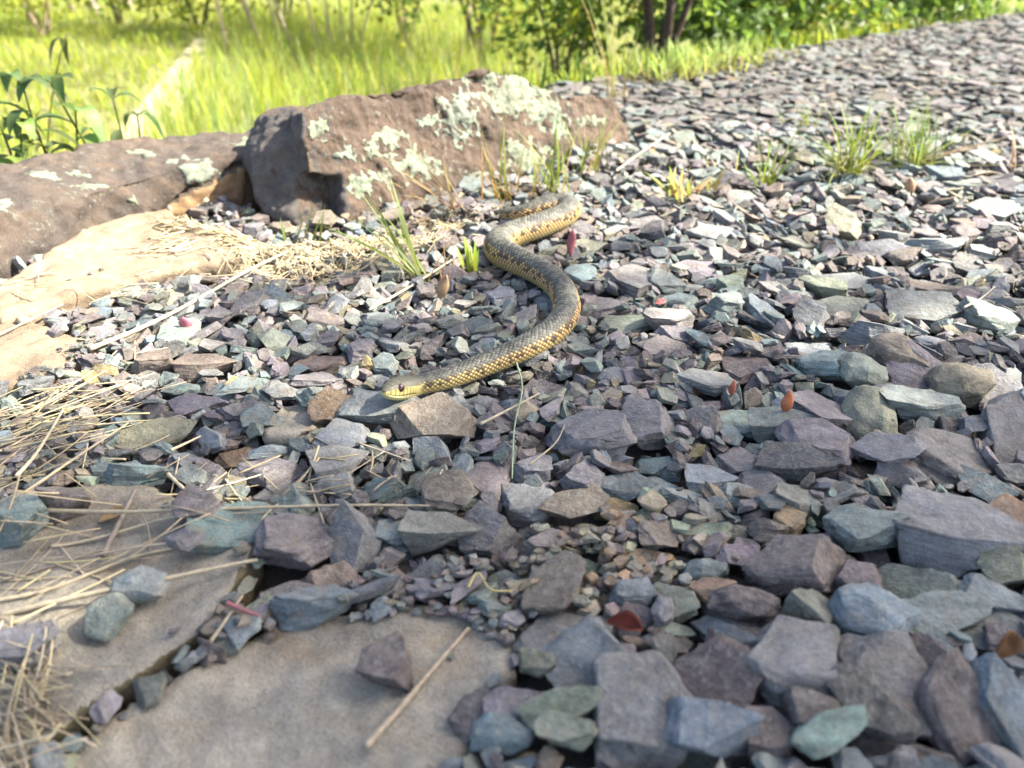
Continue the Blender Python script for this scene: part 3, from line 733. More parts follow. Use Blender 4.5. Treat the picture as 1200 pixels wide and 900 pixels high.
drop_grit(900, [G(x, y)[:2] for x, y in ((320, 300), (380, 295), (440, 285), (500, 268), (250, 285), (350, 315), (430, 300), (540, 255))], 0.022, 0.003, 0.010, ['ta', 'cr', 'or', 'pk', 'ta', 'lg'], 0.014)
drop_grit(400, edge_pts, 0.016, 0.004, 0.011, ['ta', 'gr', 'pu', 'br', 'lp', 'gg'], 0.014)

# which of them show at all, and how large
vis = []
for q, st_ in enumerate(STONES):
    i0, j0, k = st_['cell']
    w = H[i0-k:i0+k+1, j0-k:j0+k+1]
    top = st_['m'] & ((st_['hi']+st_['t'][2]) >= w-0.0008)
    fr_ = top.sum()/max(st_['m'].sum(), 1)
    px_, py_, dep = proj(st_['t'][None]); px_, py_, dep = px_[0], py_[0], dep[0]
    infr = -20 < px_ < 1220 and -20 < py_ < 920
    st_['px'], st_['py'] = px_, py_
    st_['frac'] = fr_; st_['area'] = (top.sum()*HR*HR*(FPX/dep)**2*0.6) if infr else 0
    st_['size'] = max(st_['s'][:2])*FPX/dep
keep = [s_ for s_ in STONES if s_['frac'] > 0.06 or s_['hero']]
order = sorted([s_ for s_ in keep if s_['area'] > 0], key=lambda s_: -s_['area'])
inframe_heroes = [s_ for s_ in order if s_['hero'] and s_['area'] > 25]
rest_ = [s_ for s_ in order if not s_['hero']]
solo = inframe_heroes+rest_[:max(0, 300-len(inframe_heroes))]
solo_id = {id(s_) for s_ in solo}
LAND = [('the snake head', (460, 470)), ('the middle of the snake', (600, 420)), ('the outer bend of the snake', (700, 365)), ('the far loop of the snake', (620, 250)),
        ('the rusty red leaf', (735, 748)), ('the upright orange leaves', (890, 455)), ('the pale green rounded stone', (1020, 490)),
        ('the flagstone stick', (520, 760)), ('the straw tangle', (60, 500)), ('the long horizontal straw', (300, 590)), ('the grey flagstone edge', (280, 680)),
        ('the patch of fine tan chips', (710, 645)), ('the curled brown leaf', (1165, 755)), ('the bright sedge tufts', (1020, 210)), ('the thin grass by the snake', (600, 520)),
        ('the slate blue rounded stone', (1019, 724)), ('the pale tan slab', (120, 400)), ('the foot of the boulder', (480, 270)), ('the reclining straw stem', (230, 360)),
        ('the sunk stone plate', (340, 490)), ('the two big grey plates', (720, 800)), ('the ochre stone', (723, 580)), ('the cream stone', (992, 260)), ('the sunlit far gravel', (850, 250)),
        ('the two tan stones', (1082, 436)), ('the grey upright block', (1113, 628))]
KW = {'chip': 'flat slate chip', 'block': 'angular stone', 'sliver': 'narrow slate sliver', 'round': 'smooth edged pebble'}
def stone_label(s_):
    d = [math.hypot((s_['px']-x)/1.3, s_['py']-y) for _, (x, y) in LAND]
    k = int(np.argmin(d)); sz = 'small ' if s_['size'] < 34 else ('large ' if s_['size'] > 80 else '')
    if (s_['ck'], k) == ('pg', 6): return 'pale green rounded upright stone beside the purple block'
    rel = 'close to' if d[k] < 55 else 'away from'
    rel = 'close to' if d[k] < 60 else 'beyond'
    return f"{sz}{CNAME[s_['ck']]} {KW[PROTO[s_['p']]['kind']]} {rel} {LAND[k][0]}"
def stone_geo(s_, lod):
    V, F = PROTO[s_['p']]['lod'][lod]
    L = V*s_['s']
    return L@s_['R'].T, F, L
for n_, s_ in enumerate(solo):
    V, F, L = stone_geo(s_, 0)
    off = np.random.default_rng(n_).uniform(-5, 5, 3)
    o = np_mesh('slate_stone', V, F, M_slate, col=s_['col'], rest=L+off, smooth=True, loc=s_['t'])
    o.data.set_sharp_from_angle(angle=math.radians(32))
    lb = {(453, 782): 'dark purple brown block sitting alone on the buff flagstone'}.get(s_['hero'][:2] if s_['hero'] else None) or stone_label(s_)
    tag(o, lb, 'stone', 'slate stones of the gravel bed'); s_['ob'] = o
alike = {}
for s_ in solo: alike.setdefault(s_['ob']['label'], []).append(s_)
for lb, l_ in alike.items():
    if len(l_) in (2, 3):
        for s_, w_ in zip(sorted(l_, key=lambda q_: -q_['size']), ('larger', 'smaller') if len(l_) == 2 else ('largest', 'middling', 'smallest')):
            s_['ob']['label'] = f"{w_} {lb}"
def joined(name, lst, lodf, smooth, kind='stuff', label=None, cat=None):
    VV, FF, CC, RR = [], [], [], []; n = 0
    for q, s_ in enumerate(lst):
        V, F, L = stone_geo(s_, lodf(s_))
        VV.append(V+s_['t']); FF.append(F+n); n += len(V)
        CC.append(np.tile(s_['col'], (len(V), 1))); RR.append(L+rng.uniform(-5, 5, 3))
    o = np_mesh(name, np.concatenate(VV), np.concatenate(FF), M_slate, np.concatenate(CC), np.concatenate(RR), smooth)
    return tag(o, label, cat, None, kind)
others = [s_ for s_ in keep if id(s_) not in solo_id]
joined('gravel', others, lambda s_: 1 if s_['size'] > 16 and s_['area'] > 60 else 2, False, label='loose slate gravel filling the bed between the larger stones', cat='gravel')
# far gravel: flat chips side by side, getting blurred
far = []
cell = 0.028
for x in np.arange(-1.6, 4.6, cell):
    for y in np.arange(-0.2, 5.6, cell):
        for lay in (0, 1):
            xx, yy = x+rng.uniform(-.5, .5)*cell, y+rng.uniform(-.5, .5)*cell
            far.append((xx, yy, lay))
far = np.array(far)
fd = poly_sd(far[:, :2], EDGE)
fdep = far[:, 1]*cp+CH*sp
far = far[(fd < -0.01+0.03*fbm(np.stack([far[:, 0], far[:, 1], 0*fd], 1), 5, 2, 3)) & (np.abs(far[:, 0]) < 0.68*fdep+0.85)]
FARS = []
for x, y, lay in far:
    if lay and rng.random() < 0.35: continue
    inmap = HX0+0.12 < x < HX1-0.12 and 0.11 < y < 1.54 and frame_ok(x, y, 0.38)
    if inmap or (x < 0 and y < 1.5 and (min(poly_sd(np.array([[x, y]]), p_)[0] for p_ in SLABS) < 0.01 or y > 0.70+0.25*(x+1.1))): continue
    L = math.exp(rng.normal(math.log(0.0245), 0.32)); pi = int(rng.choice(BYK['chip']+BYK['sliver']))
    s = np.array([L*1.25, L*rng.uniform(0.6, 1), L*rng.uniform(0.35, 0.7)])
    R = rot_to((rng.normal(0, 0.08), rng.normal(0, 0.08), 1), rng.uniform(0, 6.28))
    ck = FILLC[int(rng.integers(len(FILLC)))]
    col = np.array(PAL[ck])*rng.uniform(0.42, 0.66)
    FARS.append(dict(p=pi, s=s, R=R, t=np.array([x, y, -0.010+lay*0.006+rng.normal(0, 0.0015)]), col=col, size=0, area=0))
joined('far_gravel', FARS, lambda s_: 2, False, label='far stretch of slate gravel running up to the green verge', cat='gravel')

# ------------------------------------------------------------------ curves, tubes, blades
def catmull(P, n):
    P = np.asarray(P, float); P = np.concatenate([[2*P[0]-P[1]], P, [2*P[-1]-P[-2]]])
    out = []
    for k in range(1, len(P)-2):
        t = np.linspace(0, 1, n, endpoint=False)[:, None]
        a, b, c, d = P[k-1], P[k], P[k+1], P[k+2]
        out.append(0.5*((2*b)+(-a+c)*t+(2*a-5*b+4*c-d)*t**2+(-a+3*b-3*c+d)*t**3))
    return np.concatenate(out+[P[-2][None]])
def resample(P, ds):
    l = np.concatenate([[0], np.cumsum(np.linalg.norm(np.diff(P, axis=0), axis=1))])
    n = max(int(l[-1]/ds), 2); u = np.linspace(0, l[-1], n)
    return np.stack([np.interp(u, l, P[:, k]) for k in range(3)], 1), u
def frames(P):
    T = np.gradient(P, axis=0); T /= np.linalg.norm(T, axis=1, keepdims=True)
    Z = np.array([0, 0, 1.0]); Bn = np.cross(T, Z); Bn /= np.maximum(np.linalg.norm(Bn, axis=1, keepdims=True), 1e-9)
    return T, Bn, np.cross(Bn, T)
def tube(P, r, sides=6):
    P = np.asarray(P, float); r = np.broadcast_to(r, (len(P),))
    T = np.gradient(P, axis=0); T /= np.maximum(np.linalg.norm(T, axis=1, keepdims=True), 1e-9)
    ref = np.array([0.31, 0.17, 0.93]) if abs(T[:, 2]).mean() < 0.8 else np.array([1.0, 0.2, 0])
    A_ = np.cross(T, ref); A_ /= np.linalg.norm(A_, axis=1, keepdims=True); B_ = np.cross(T, A_)
    a = np.arange(sides)*2*math.pi/sides
    V = P[:, None]+r[:, None, None]*(np.cos(a)[None, :, None]*A_[:, None]+np.sin(a)[None, :, None]*B_[:, None])
    n = len(P); i = np.arange(n*sides).reshape(n, sides); j = np.roll(i, -1, 1)
    Q = np.stack([i[:-1], j[:-1], j[1:], i[1:]], -1).reshape(-1, 4)
    V = np.concatenate([V.reshape(-1, 3), P[:1], P[-1:]]); c0, c1 = n*sides, n*sides+1
    caps = np.concatenate([np.stack([np.full(sides, c0), j[0], i[0]], 1), np.stack([np.full(sides, c1), i[-1], j[-1]], 1)])
    return V, [Q, caps]
def merge(parts):
    VV, CC, Qs, Ts = [], [], [], []; n = 0
    for V, Fs, c in parts:
        VV.append(V); CC.append(np.tile(c, (len(V), 1)) if np.ndim(c) == 1 else c)
        for f in Fs: (Qs if f.shape[1] == 4 else Ts).append(f+n)
        n += len(V)
    F = ([np.concatenate(Qs)] if Qs else [])+([np.concatenate(Ts)] if Ts else [])
    return np.concatenate(VV), F, np.concatenate(CC)
def blades(P, az, L, lean, W_, droop, seg=4, col=None, twist=0.0):
    """many grass blades at once: strips of quads that taper and bend over"""
    n = len(P); t = np.linspace(0, 1, seg+1)
    ang = lean[:, None]+droop[:, None]*t[None, :]**1.3
    dl = (L/seg)[:, None]
    h = np.concatenate([np.zeros((n, 1)), np.cumsum(np.sin(ang[:, :-1])*dl, 1)], 1)
    v = np.concatenate([np.zeros((n, 1)), np.cumsum(np.cos(ang[:, :-1])*dl, 1)], 1)
    cen = P[:, None]+np.stack([h*np.cos(az)[:, None], h*np.sin(az)[:, None], v], -1)
    w = W_[:, None]*np.array([0.75, 1.0, 0.9, 0.62, 0.06] if seg == 4 else np.interp(t, [0, .2, .6, 1], [.75, 1, .8, .05]))[None, :]
    pa = az+math.pi/2+twist
    side = np.stack([np.cos(pa), np.sin(pa), 0*pa], 1)[:, None]*w[..., None]*0.5
    V = np.stack([cen-side, cen+side], 2).reshape(-1, 3)
    b = (np.arange(n)*(seg+1)*2)[:, None]+(np.arange(seg)*2)[None, :]
    b = b.reshape(-1)
    Q = np.stack([b, b+1, b+3, b+2], 1)
    cc = None if col is None else np.repeat(col, (seg+1)*2, axis=0)
    return V, Q, cc

# ------------------------------------------------------------------ the snake
path = [(449, 460.5), (470, 455), (497, 449.5), (530, 441), (580, 422), (622, 403), (650, 385), (664, 363), (657, 338), (634, 319), (606, 305), (588, 295),
        (584, 284), (598, 275), (624, 266.5), (650, 257), (663, 250), (667, 243), (656, 239.5), (634, 243), (612, 246), (588, 243), (566, 236)]
pp = []
for k, (x, y) in enumerate(path):
    r_ = np.interp(k, [0, 2, 4, 7, 15, 19, 22], [.008, .0090, .0108, .0145, .0165, .0145, .008])
    z = 0.012
    for _ in range(4):
        g = G(x, y, z); i, j = int((g[1]-HY0)/HR), int((g[0]-HX0)/HR)
        w = H[i-5:i+6, j-5:j+6]; z = float(np.quantile(w, 0.7))+0.82*r_
    pp.append([*G(x, y, z)])
pp = np.array(pp)
zs = pp[:, 2].copy()
for _ in range(2): zs[1:-1] = 0.25*zs[:-2]+0.5*zs[1:-1]+0.25*zs[2:]
zs[:4] += np.array([0.008, 0.007, 0.005, 0.002])
pp = np.array([G(x, y, z) for (x, y), z in zip(path, zs)])
pp[-3:, 2] -= np.array([0.004, 0.01, 0.02])
cl, su = resample(catmull(pp, 24), 0.00052)
for _ in range(30): cl[1:-1] = 0.25*cl[:-2]+0.5*cl[1:-1]+0.25*cl[2:]
T, Bn, Up = frames(cl)
Ltot = su[-1]; NA = 132
rad = np.interp(su, [0, 0.03, 0.045, 0.10, 0.20, 0.34, 0.55*Ltot, 0.86*Ltot, Ltot], [.0080, .0080, .0084, .0100, .0124, .0142, .0168, .0150, .004])
HL = 0.034
hs_ = np.array([0, .0008, .003, .006, .010, .016, .022, .028, .034, .05])*1.22
hw = np.interp(su, hs_, np.array([.0004, .0026, .0046, .0062, .0078, .0098, .0106, .0096, .0080, .0080]))
hh = np.interp(su, hs_, np.array([.0003, .0026, .0046, .0062, .0078, .0090, .0094, .0088, .0078, .0078]))
k_ = np.exp(-((np.arange(-12, 13))/5.0)**2); k_ /= k_.sum()
sm = lambda a: np.concatenate([a[:3], np.convolve(np.pad(a, 12, 'edge'), k_, 'valid')[3:]])
hw, hh = sm(hw), sm(hh)
inh = 1-sstep(0.038, 0.060, su)
wx = hw*inh+rad*(1-inh); hz_ = hh*inh+rad*0.93*(1-inh)
phi = np.linspace(-math.pi, math.pi, NA, endpoint=False)
SS, PH = np.meshgrid(su, phi, indexing='ij')
cx_, sx_ = np.cos(PH), np.sin(PH)
# cross-section: rounded back, flatter belly; the head is flat on top
fl = inh[:, None]
ey = np.sign(cx_)*np.abs(cx_)**np.where(cx_ > 0, 1-0.22*fl, 0.80)
exx = np.sign(sx_)*np.abs(sx_)**(1-0.12*fl)
lat, ver = wx[:, None]*exx, hz_[:, None]*ey
# scale lattice
j_sp = math.radians(11.2); Lsc = 0.0050
vv = PH/j_sp; uu = SS/Lsc
best = np.full(SS.shape, 9.0); bj = np.zeros(SS.shape); ba = np.zeros(SS.shape); bi = np.zeros(SS.shape)
j0 = np.floor(vv)
for dj in (0, 1):
    jj = j0+dj; off = np.where(np.mod(jj, 2) == 1, 0.5, 0.0)
    ii = np.round(uu-off); a_ = uu-off-ii; b_ = vv-jj
    m_ = 2*np.abs(a_)+np.abs(b_)
    up_ = m_ < best
    best = np.where(up_, m_, best); bj = np.where(up_, jj, bj); ba = np.where(up_, a_, ba); bi = np.where(up_, ii, bi)
bb_ = vv-bj
dors = (np.abs(bj) <= 11)*sstep(0.034, 0.044, SS)
taper = np.clip(rad/0.012, 0.5, 1.1)[:, None]
dome = np.sqrt(np.clip(1-best, 0, 1))
keel = np.exp(-(bb_/0.13)**2)*np.clip(1-2.2*np.abs(ba), 0, 1)
hs = (0.00060*dome+0.00032*(ba+0.5)*dome+0.00016*keel*(np.abs(bj) < 9))*dors*taper
# belly: broad shields
bel = (np.abs(PH) > math.radians(126))*sstep(0.03, 0.045, SS)
hs = hs+bel*0.0004*(np.mod(SS/0.0058, 1.0))
# head plates and lip scales as fine creases
lab = (np.abs(PH) > math.radians(70))*(np.abs(PH) < math.radians(112))*(SS < 0.032)
sut = np.exp(-((np.mod((SS-0.002)/0.0040, 1.0)-0.5)/0.10)**2)*lab*(SS > 0.003)
mouth = np.exp(-((np.abs(PH)-math.radians(103)-0.10*np.sin(SS*180))/0.05)**2)*(SS < 0.033)*(SS > 0.0012)
plate = np.exp(-((np.abs(PH)-math.radians(26))/0.05)**2)*(SS < 0.026)*(SS > 0.004)
for uc in (0.0062, 0.0105, 0.0185): plate = np.maximum(plate, np.exp(-((SS-uc-0.002*np.abs(PH))/0.0004)**2)*(np.abs(PH) < 1.0))
brow = np.exp(-((SS-0.0140)/0.003)**2)*np.exp(-((np.abs(PH)-math.radians(47))/0.16)**2)
hs = hs-0.0003*sut-0.0005*mouth-0.00022*plate+0.0007*brow
nr = np.sqrt(lat**2+ver**2)+1e-9
lat, ver = lat*(1+hs/nr), ver*(1+hs/nr)
VS = cl[:, None]+lat[..., None]*Bn[:, None]+ver[..., None]*Up[:, None]
# colours
hsh = _h(bi.astype(np.int64), bj.astype(np.int64), 0*bi.astype(np.int64), 5)
ja = np.abs(bj)
back = np.array([0.088, 0.086, 0.066])*(1+0.30*hsh)[..., None]
flank = np.array([0.52, 0.33, 0.13])*(1+0.12*hsh)[..., None]
neckf = (1-sstep(0.05, 0.16, SS))[..., None]
flank = flank*(1-neckf)+np.array([0.42, 0.34, 0.12])*neckf
yel = np.array([0.44, 0.34, 0.14])*np.ones_like(back)
belly = np.array([0.44, 0.42, 0.24])*np.ones_like(back)
c = back
c = np.where((ja >= 5)[..., None], flank, c)
c = np.where((ja == 5)[..., None], flank*0.55*(1+0.5*np.sign(hsh))[..., None], c)
c = np.where((ja >= 9)[..., None], yel*0.80, c)
spot = ((ja == 6) & (hsh > 0.15)) | ((ja == 7) & (hsh > 0.55)) | ((ja == 8) & (hsh > 0.8))
c = np.where(spot[..., None], np.array([0.07, 0.05, 0.03]), c)
fl_ = (ja >= 5) & (ja <= 8)
skin = np.where(fl_, sstep(0.46, 0.80, best), sstep(0.50, 0.88, best))[..., None]*dors[..., None]
skc = np.where((ja >= 5)[..., None], np.array([0.030, 0.020, 0.010]), np.array([0.012, 0.013, 0.013]))
skin = np.where((ja >= 9)[..., None], skin*0.6, skin)
c = c*(1-skin*0.9)+skc*skin*0.9
fleck = ((ja < 5) & (hsh > 0.1))[..., None]*sstep(0.55, 0.7, best)[..., None]*(1-sstep(0.72, 0.9, best))[..., None]
c = c*(1-0.45*fleck)+np.array([0.32, 0.31, 0.22])*0.45*fleck
c = np.where((np.abs(PH) > math.radians(126))[..., None], belly, c)
hd = (1-sstep(0.034, 0.046, SS))[..., None]
top_ = sstep(math.radians(60), math.radians(72), np.abs(PH))[..., None]
hc = (np.array([0.080, 0.074, 0.050])*(1-top_)+np.array([0.36, 0.30, 0.11])*top_)*(1+0.22*fbm(VS.reshape(-1, 3), 350, 3, 6).reshape(SS.shape))[..., None]
hc = hc*(1-0.6*np.exp(-((np.abs(PH)-math.radians(72))/0.16)**2)*np.exp(-((SS-0.014)/0.0075)**2))[..., None]
hc = hc*(1-0.75*np.maximum(sut, 0)[..., None])*(1-0.8*mouth[..., None])*(1-0.45*plate[..., None])
hc = np.where((np.abs(PH) > math.radians(108))[..., None], np.array([0.46, 0.43, 0.20]), hc)
c = c*(1-hd)+hc*hd
n1, n2 = SS.shape
I_ = np.arange(n1*n2).reshape(n1, n2); J_ = np.roll(I_, -1, 1)
Q = np.stack([I_[:-1], I_[1:], J_[1:], J_[:-1]], -1).reshape(-1, 4)
VSf = np.concatenate([VS.reshape(-1, 3), cl[:1]-T[:1]*0.0002])
tip = np.stack([np.full(n2, n1*n2), I_[0], J_[0]], 1)
cf = np.concatenate([c.reshape(-1, 3), hc.reshape(-1, 3)[:1]])
sroot = empty('snake', (cl[:, 0].mean(), cl[:, 1].mean(), cl[:, 2].min()-0.012))
sb = np.array(sroot.location)
np_mesh('body', VSf-sb, [Q, tip], M_snake, cf, smooth=True, parent=sroot)
tag(sroot, 'grey backed snake with checkered tan flanks winding over the gravel', 'snake')
def uv_ball(cen, ax, r, flat, nu=16, nv=12):
    ax = ax/np.linalg.norm(ax); a = np.cross(ax, [0, 0, 1.0]); a /= np.linalg.norm(a); b = np.cross(ax, a)
    th = np.linspace(0, math.pi, nv+1)[1:-1]; ph_ = np.arange(nu)*2*math.pi/nu
    V = [cen+ax*r*flat]+[cen+ax*r*flat*math.cos(t)+r*math.sin(t)*(math.cos(p)*a+math.sin(p)*b) for t in th for p in ph_]+[cen-ax*r*flat]
    Fq = [(1+i*nu+j, 1+i*nu+(j+1) % nu, 1+(i+1)*nu+(j+1) % nu, 1+(i+1)*nu+j) for i in range(nv-2) for j in range(nu)]
    n = len(V)-1
    Ft = [(0, 1+(j+1) % nu, 1+j) for j in range(nu)]+[(n, n-nu+j, n-nu+(j+1) % nu) for j in range(nu)]
    return np.array(V), [np.array(Fq), np.array(Ft)]
ie = int(np.argmin(np.abs(su-0.0140)))
for sg in (-1, 1):
    ia = int(np.argmin(np.abs(phi-sg*math.radians(66))))
    p_ = VS[ie, ia]; nrm = Bn[ie]*sg*0.92+Up[ie]*0.33+(-T[ie])*0.12; nrm /= np.linalg.norm(nrm)
    cen_ = p_-nrm*0.0009
    Vv, Ff = uv_ball(cen_, nrm, 0.0034, 0.72)
    eye = np_mesh('eye', Vv-sb, Ff, m_eye, smooth=True, parent=sroot)
    Vv, Ff = uv_ball(cen_+nrm*0.0019, nrm, 0.0015, 0.42)
    np_mesh('pupil', Vv-sb, Ff, m_pup, smooth=True, parent=eye)

# ------------------------------------------------------------------ straw, sticks and fallen leaves
def lay(pxs, r, lift=0.0, n=14, sag=0.5):
    """a stiff stem through pixels, resting on the highest things under it"""
    Z = np.full(len(pxs), 0.008)
    for _ in range(3):
        P = catmull(np.array([G(x, y, z) for (x, y), z in zip(pxs, Z)]), n)
        h = np.array([Hs(p[0], p[1], 0.003) for p in P]); t = np.linspace(0, 1, len(P))
        c_ = np.polyfit(t, h, 1 if len(pxs) < 4 else 2); zf = np.polyval(c_, t)
        zf = zf+np.quantile(h-zf, 0.6)
        Z = np.interp(np.linspace(0, 1, len(pxs)), t, zf)+r*0.8+lift
    P[:, 2] = zf+r*0.8+lift
    return P
STRAW = np.array([0.46, 0.385, 0.255])
def stem(name, pxs, r, col, label, cat, group=None, mat=None, lift=0.0, sides=6, sag=0.5, taper=0.55):
    P = lay(pxs, r, lift, sag=sag); n = len(P)
    rr = r*(1+0.12*np.sin(np.arange(n)*1.7))*np.linspace(1.0, taper, n)
    V, F = tube(P, rr, sides); base = P[0]
    c = np.array(col)*(1+0.15*vnoise(V*300, 3))[:, None]
    o = np_mesh(name, V-base, F, mat or M_straw, col=c, smooth=True, loc=base)
    return tag(o, label, cat, group)
sg = 'dry straw stems'
stem('straw', [(-30, 596), (120, 600), (250, 596), (400, 592), (515, 594)], 0.0015, STRAW*0.85, 'long horizontal straw stem lying across flagstone and gravel', 'straw', sg)
stem('straw', [(105, 408), (170, 382), (230, 352), (290, 318), (352, 288)], 0.0024, STRAW*1.05, 'thick reclining straw stem between pale slab and sunlit straw', 'straw', sg)
stem('straw', [(-20, 402), (20, 380), (72, 352)], 0.0016, STRAW*1.0, 'thin bent straw lying over the pale tan slab', 'straw', sg)
stem('straw', [(432, 358), (480, 334), (528, 305), (535, 298)], 0.0014, STRAW*1.1, 'thin straw leading to the grass clump before the boulder', 'straw', sg, lift=0.003)
stem('twig', [(428, 876), (470, 828), (512, 778), (549, 736)], 0.0019, (0.36, 0.29, 0.20), 'straight peeled twig lying on the buff flagstone', 'twig', None, lift=0.001)
stem('straw', [(0, 722), (90, 700), (180, 681), (302, 655)], 0.0019, STRAW, 'thick split straw crossing the grey flagstone to its edge', 'straw', sg)
stem('straw', [(-10, 705), (60, 690), (150, 655), (215, 640)], 0.0014, STRAW*1.05, 'thin straw crossing the grey flagstone beside the thick one', 'straw', sg)
stem('twig', [(120, 652), (135, 622), (158, 575)], 0.0022, (0.27, 0.22, 0.17), 'short grey brown twig standing against the long straw', 'twig', None, lift=0.002)
stem('straw', [(60, 640), (110, 632), (190, 610), (220, 606)], 0.0012, STRAW, 'curved thin straw beside the teal stone', 'straw', sg)
stem('straw', [(20, 560), (45, 530), (75, 480)], 0.0015, STRAW*1.1, 'pale stout straw rising through the straw tangle', 'straw', sg, lift=0.008)
stem('straw', [(28, 578), (90, 535), (150, 495)], 0.0012, STRAW*0.85, 'brownish straw running along the side of the straw tangle', 'straw', sg, lift=0.004)
stem('straw', [(190, 548), (215, 572), (240, 592)], 0.0015, STRAW*1.1, 'short pale straw tip by the pale blue green pebble', 'straw', sg, lift=0.003)
stem('straw', [(200, 528), (220, 518), (235, 510)], 0.0012, STRAW*1.1, 'short thin straw above the pale blue green pebble', 'straw', sg, lift=0.003)
stem('straw', [(563, 500), (600, 480), (632, 462)], 0.0013, STRAW*1.15, 'thin straw with a rusty end below the snake', 'straw', sg, lift=0.003)
stem('straw', [(605, 425), (612, 455), (603, 500), (600, 560)], 0.0009, (0.26, 0.33, 0.20), 'pale green grass stem hanging over the snake flank', 'grass stem', None, lift=0.006, sag=0.3)
stem('straw', [(620, 545), (650, 520), (662, 498)], 0.0008, STRAW*0.8, 'hair thin straw between grey stones below the snake', 'straw', sg, lift=0.003)
stem('straw', [(548, 688), (560, 672), (575, 690), (600, 690)], 0.0009, (0.42, 0.34, 0.14), 'curled yellow straw on small chips above the buff flagstone', 'straw', sg, lift=0.002)
stem('red_stem', [(264, 701), (285, 715), (305, 727)], 0.0016, (0.27, 0.11, 0.105), 'pinkish red stem stuck in the gap between the flagstones', 'stem', None, lift=0.006)
stem('straw', [(247, 752), (262, 730), (284, 698)], 0.0011, STRAW*0.8, 'thin straw leaning in the gap between the flagstones', 'straw', sg, lift=0.005)
stem('straw', [(1135, 205), (1165, 196), (1215, 205)], 0.0018, STRAW*0.95, 'bent straw beyond the bright sedge tufts', 'straw', sg)
stem('straw', [(722, 200), (750, 180), (785, 157)], 0.0018, STRAW*1.0, 'straw lying on gravel right of the boulder', 'straw', sg, lift=0.004)
stem('straw', [(1130, 360), (1150, 350), (1165, 338)], 0.0010, STRAW*1.2, 'short white straw on the green grey stone', 'straw', sg, lift=0.004)
# matted straw: too fine to count
def mat_straw(name, pts, n, Lr, r, spread, dirs, label, lift=0.007, bright=1.0):
    parts = []; off = np.array(G(*pts[0]))
    for _ in range(n):
        cx, cy = pts[int(rng.integers(len(pts)))]
        g = G(cx, cy, 0.004); x, y = g[0]+rng.normal(0, spread[0]), g[1]+rng.normal(0, spread[1])
        L = rng.uniform(*Lr); a = rng.normal(dirs[0], dirs[1]); m = 7
        t = np.linspace(-0.5, 0.5, m); cur = rng.normal(0, 0.12)
        Px, Py = x+L*t*math.cos(a)-cur*L*t*t*math.sin(a), y+L*t*math.sin(a)+cur*L*t*t*math.cos(a)
        h = np.array([Hs(u, v, 0.002) for u, v in zip(Px, Py)]); zl = np.polyval(np.polyfit(t, h, 1), t)
        Pz = zl+max((h-zl).max(), 0)*0.4+r+rng.random()**2*lift
        if (h > 0.05).any(): continue
        V, F = tube(np.stack([Px, Py, Pz], 1), r*rng.uniform(0.5, 1.3), 4)
        parts.append((V-off, F, STRAW*rng.uniform(0.62, 1.3)*bright*np.array([1, rng.uniform(.93, 1.05), rng.uniform(.8, 1.05)])))
    V, F, cc = merge(parts)
    return tag(np_mesh(name, V, F, M_straw, cc, smooth=True, loc=off), label, 'straw', None, 'stuff')
mat_straw('straw_tangle', [(10, 480), (30, 500), (60, 520), (90, 490), (20, 545), (70, 470), (105, 475)], 75, (0.03, 0.10), 0.0006, (0.02, 0.018), (0.6, 0.45), 'tangle of dry straw at the gravel margin beside the grey flagstone')
mat_straw('straw_tangle', [(5, 800), (25, 830), (45, 850), (10, 860), (50, 815), (20, 870)], 95, (0.02, 0.05), 0.0005, (0.010, 0.012), (-0.5, 0.5), 'fan of dry straw at the corner of the grey flagstone')
mat_straw('straw_tangle', [(30, 680), (60, 690), (100, 670), (140, 660), (60, 640), (20, 650), (190, 640)], 36, (0.02, 0.07), 0.0006, (0.016, 0.012), (0.45, 0.5), 'thin loose straw scattered over the grey flagstone')
mat_straw('straw_mat', [(300, 305), (340, 295), (380, 300), (420, 292), (450, 285), (360, 318), (320, 322), (410, 308), (480, 280), (520, 262)], 1100, (0.006, 0.028), 0.0005, (0.022, 0.014), (0.5, 1.2), 'mat of bleached straw lying in sun before the boulder', 0.003, 1.2)
mat_straw('straw_mat', [(215, 275), (250, 282), (275, 290), (190, 300)], 160, (0.012, 0.04), 0.0008, (0.018, 0.012), (0.3, 0.6), 'patch of bleached straw bits on the sunlit slab edge', 0.006, 1.1)
mat_straw('straw_bits', [(150, 420), (250, 560), (300, 570), (340, 575), (430, 545), (130, 545), (350, 300), (220, 330), (150, 350), (60, 340), (400, 560)], 90, (0.015, 0.05), 0.0006, (0.03, 0.02), (0.4, 0.9), 'stray thin straw bits on the gravel left of the snake', 0.004)
def leaf_mesh(L, Wd, curl=0.3, cup=0.2, n=9, m=5, point=1.0):
    t = np.linspace(0, 1, n); w = Wd*0.5*np.sin(np.pi*np.clip(t, 0.02, 0.985))**point
    u = np.linspace(-1, 1, m)
    X = np.repeat((t*L)[:, None], m, 1); Y = w[:, None]*u[None]
    Z = curl*L*(t[:, None]**2)+cup*w[:, None]*(u[None]**2)
    i = np.arange(n*m).reshape(n, m)
    Q = np.stack([i[:-1, :-1], i[1:, :-1], i[1:, 1:], i[:-1, 1:]], -1).reshape(-1, 4)
    return np.stack([X, Y, Z], -1).reshape(-1, 3), Q
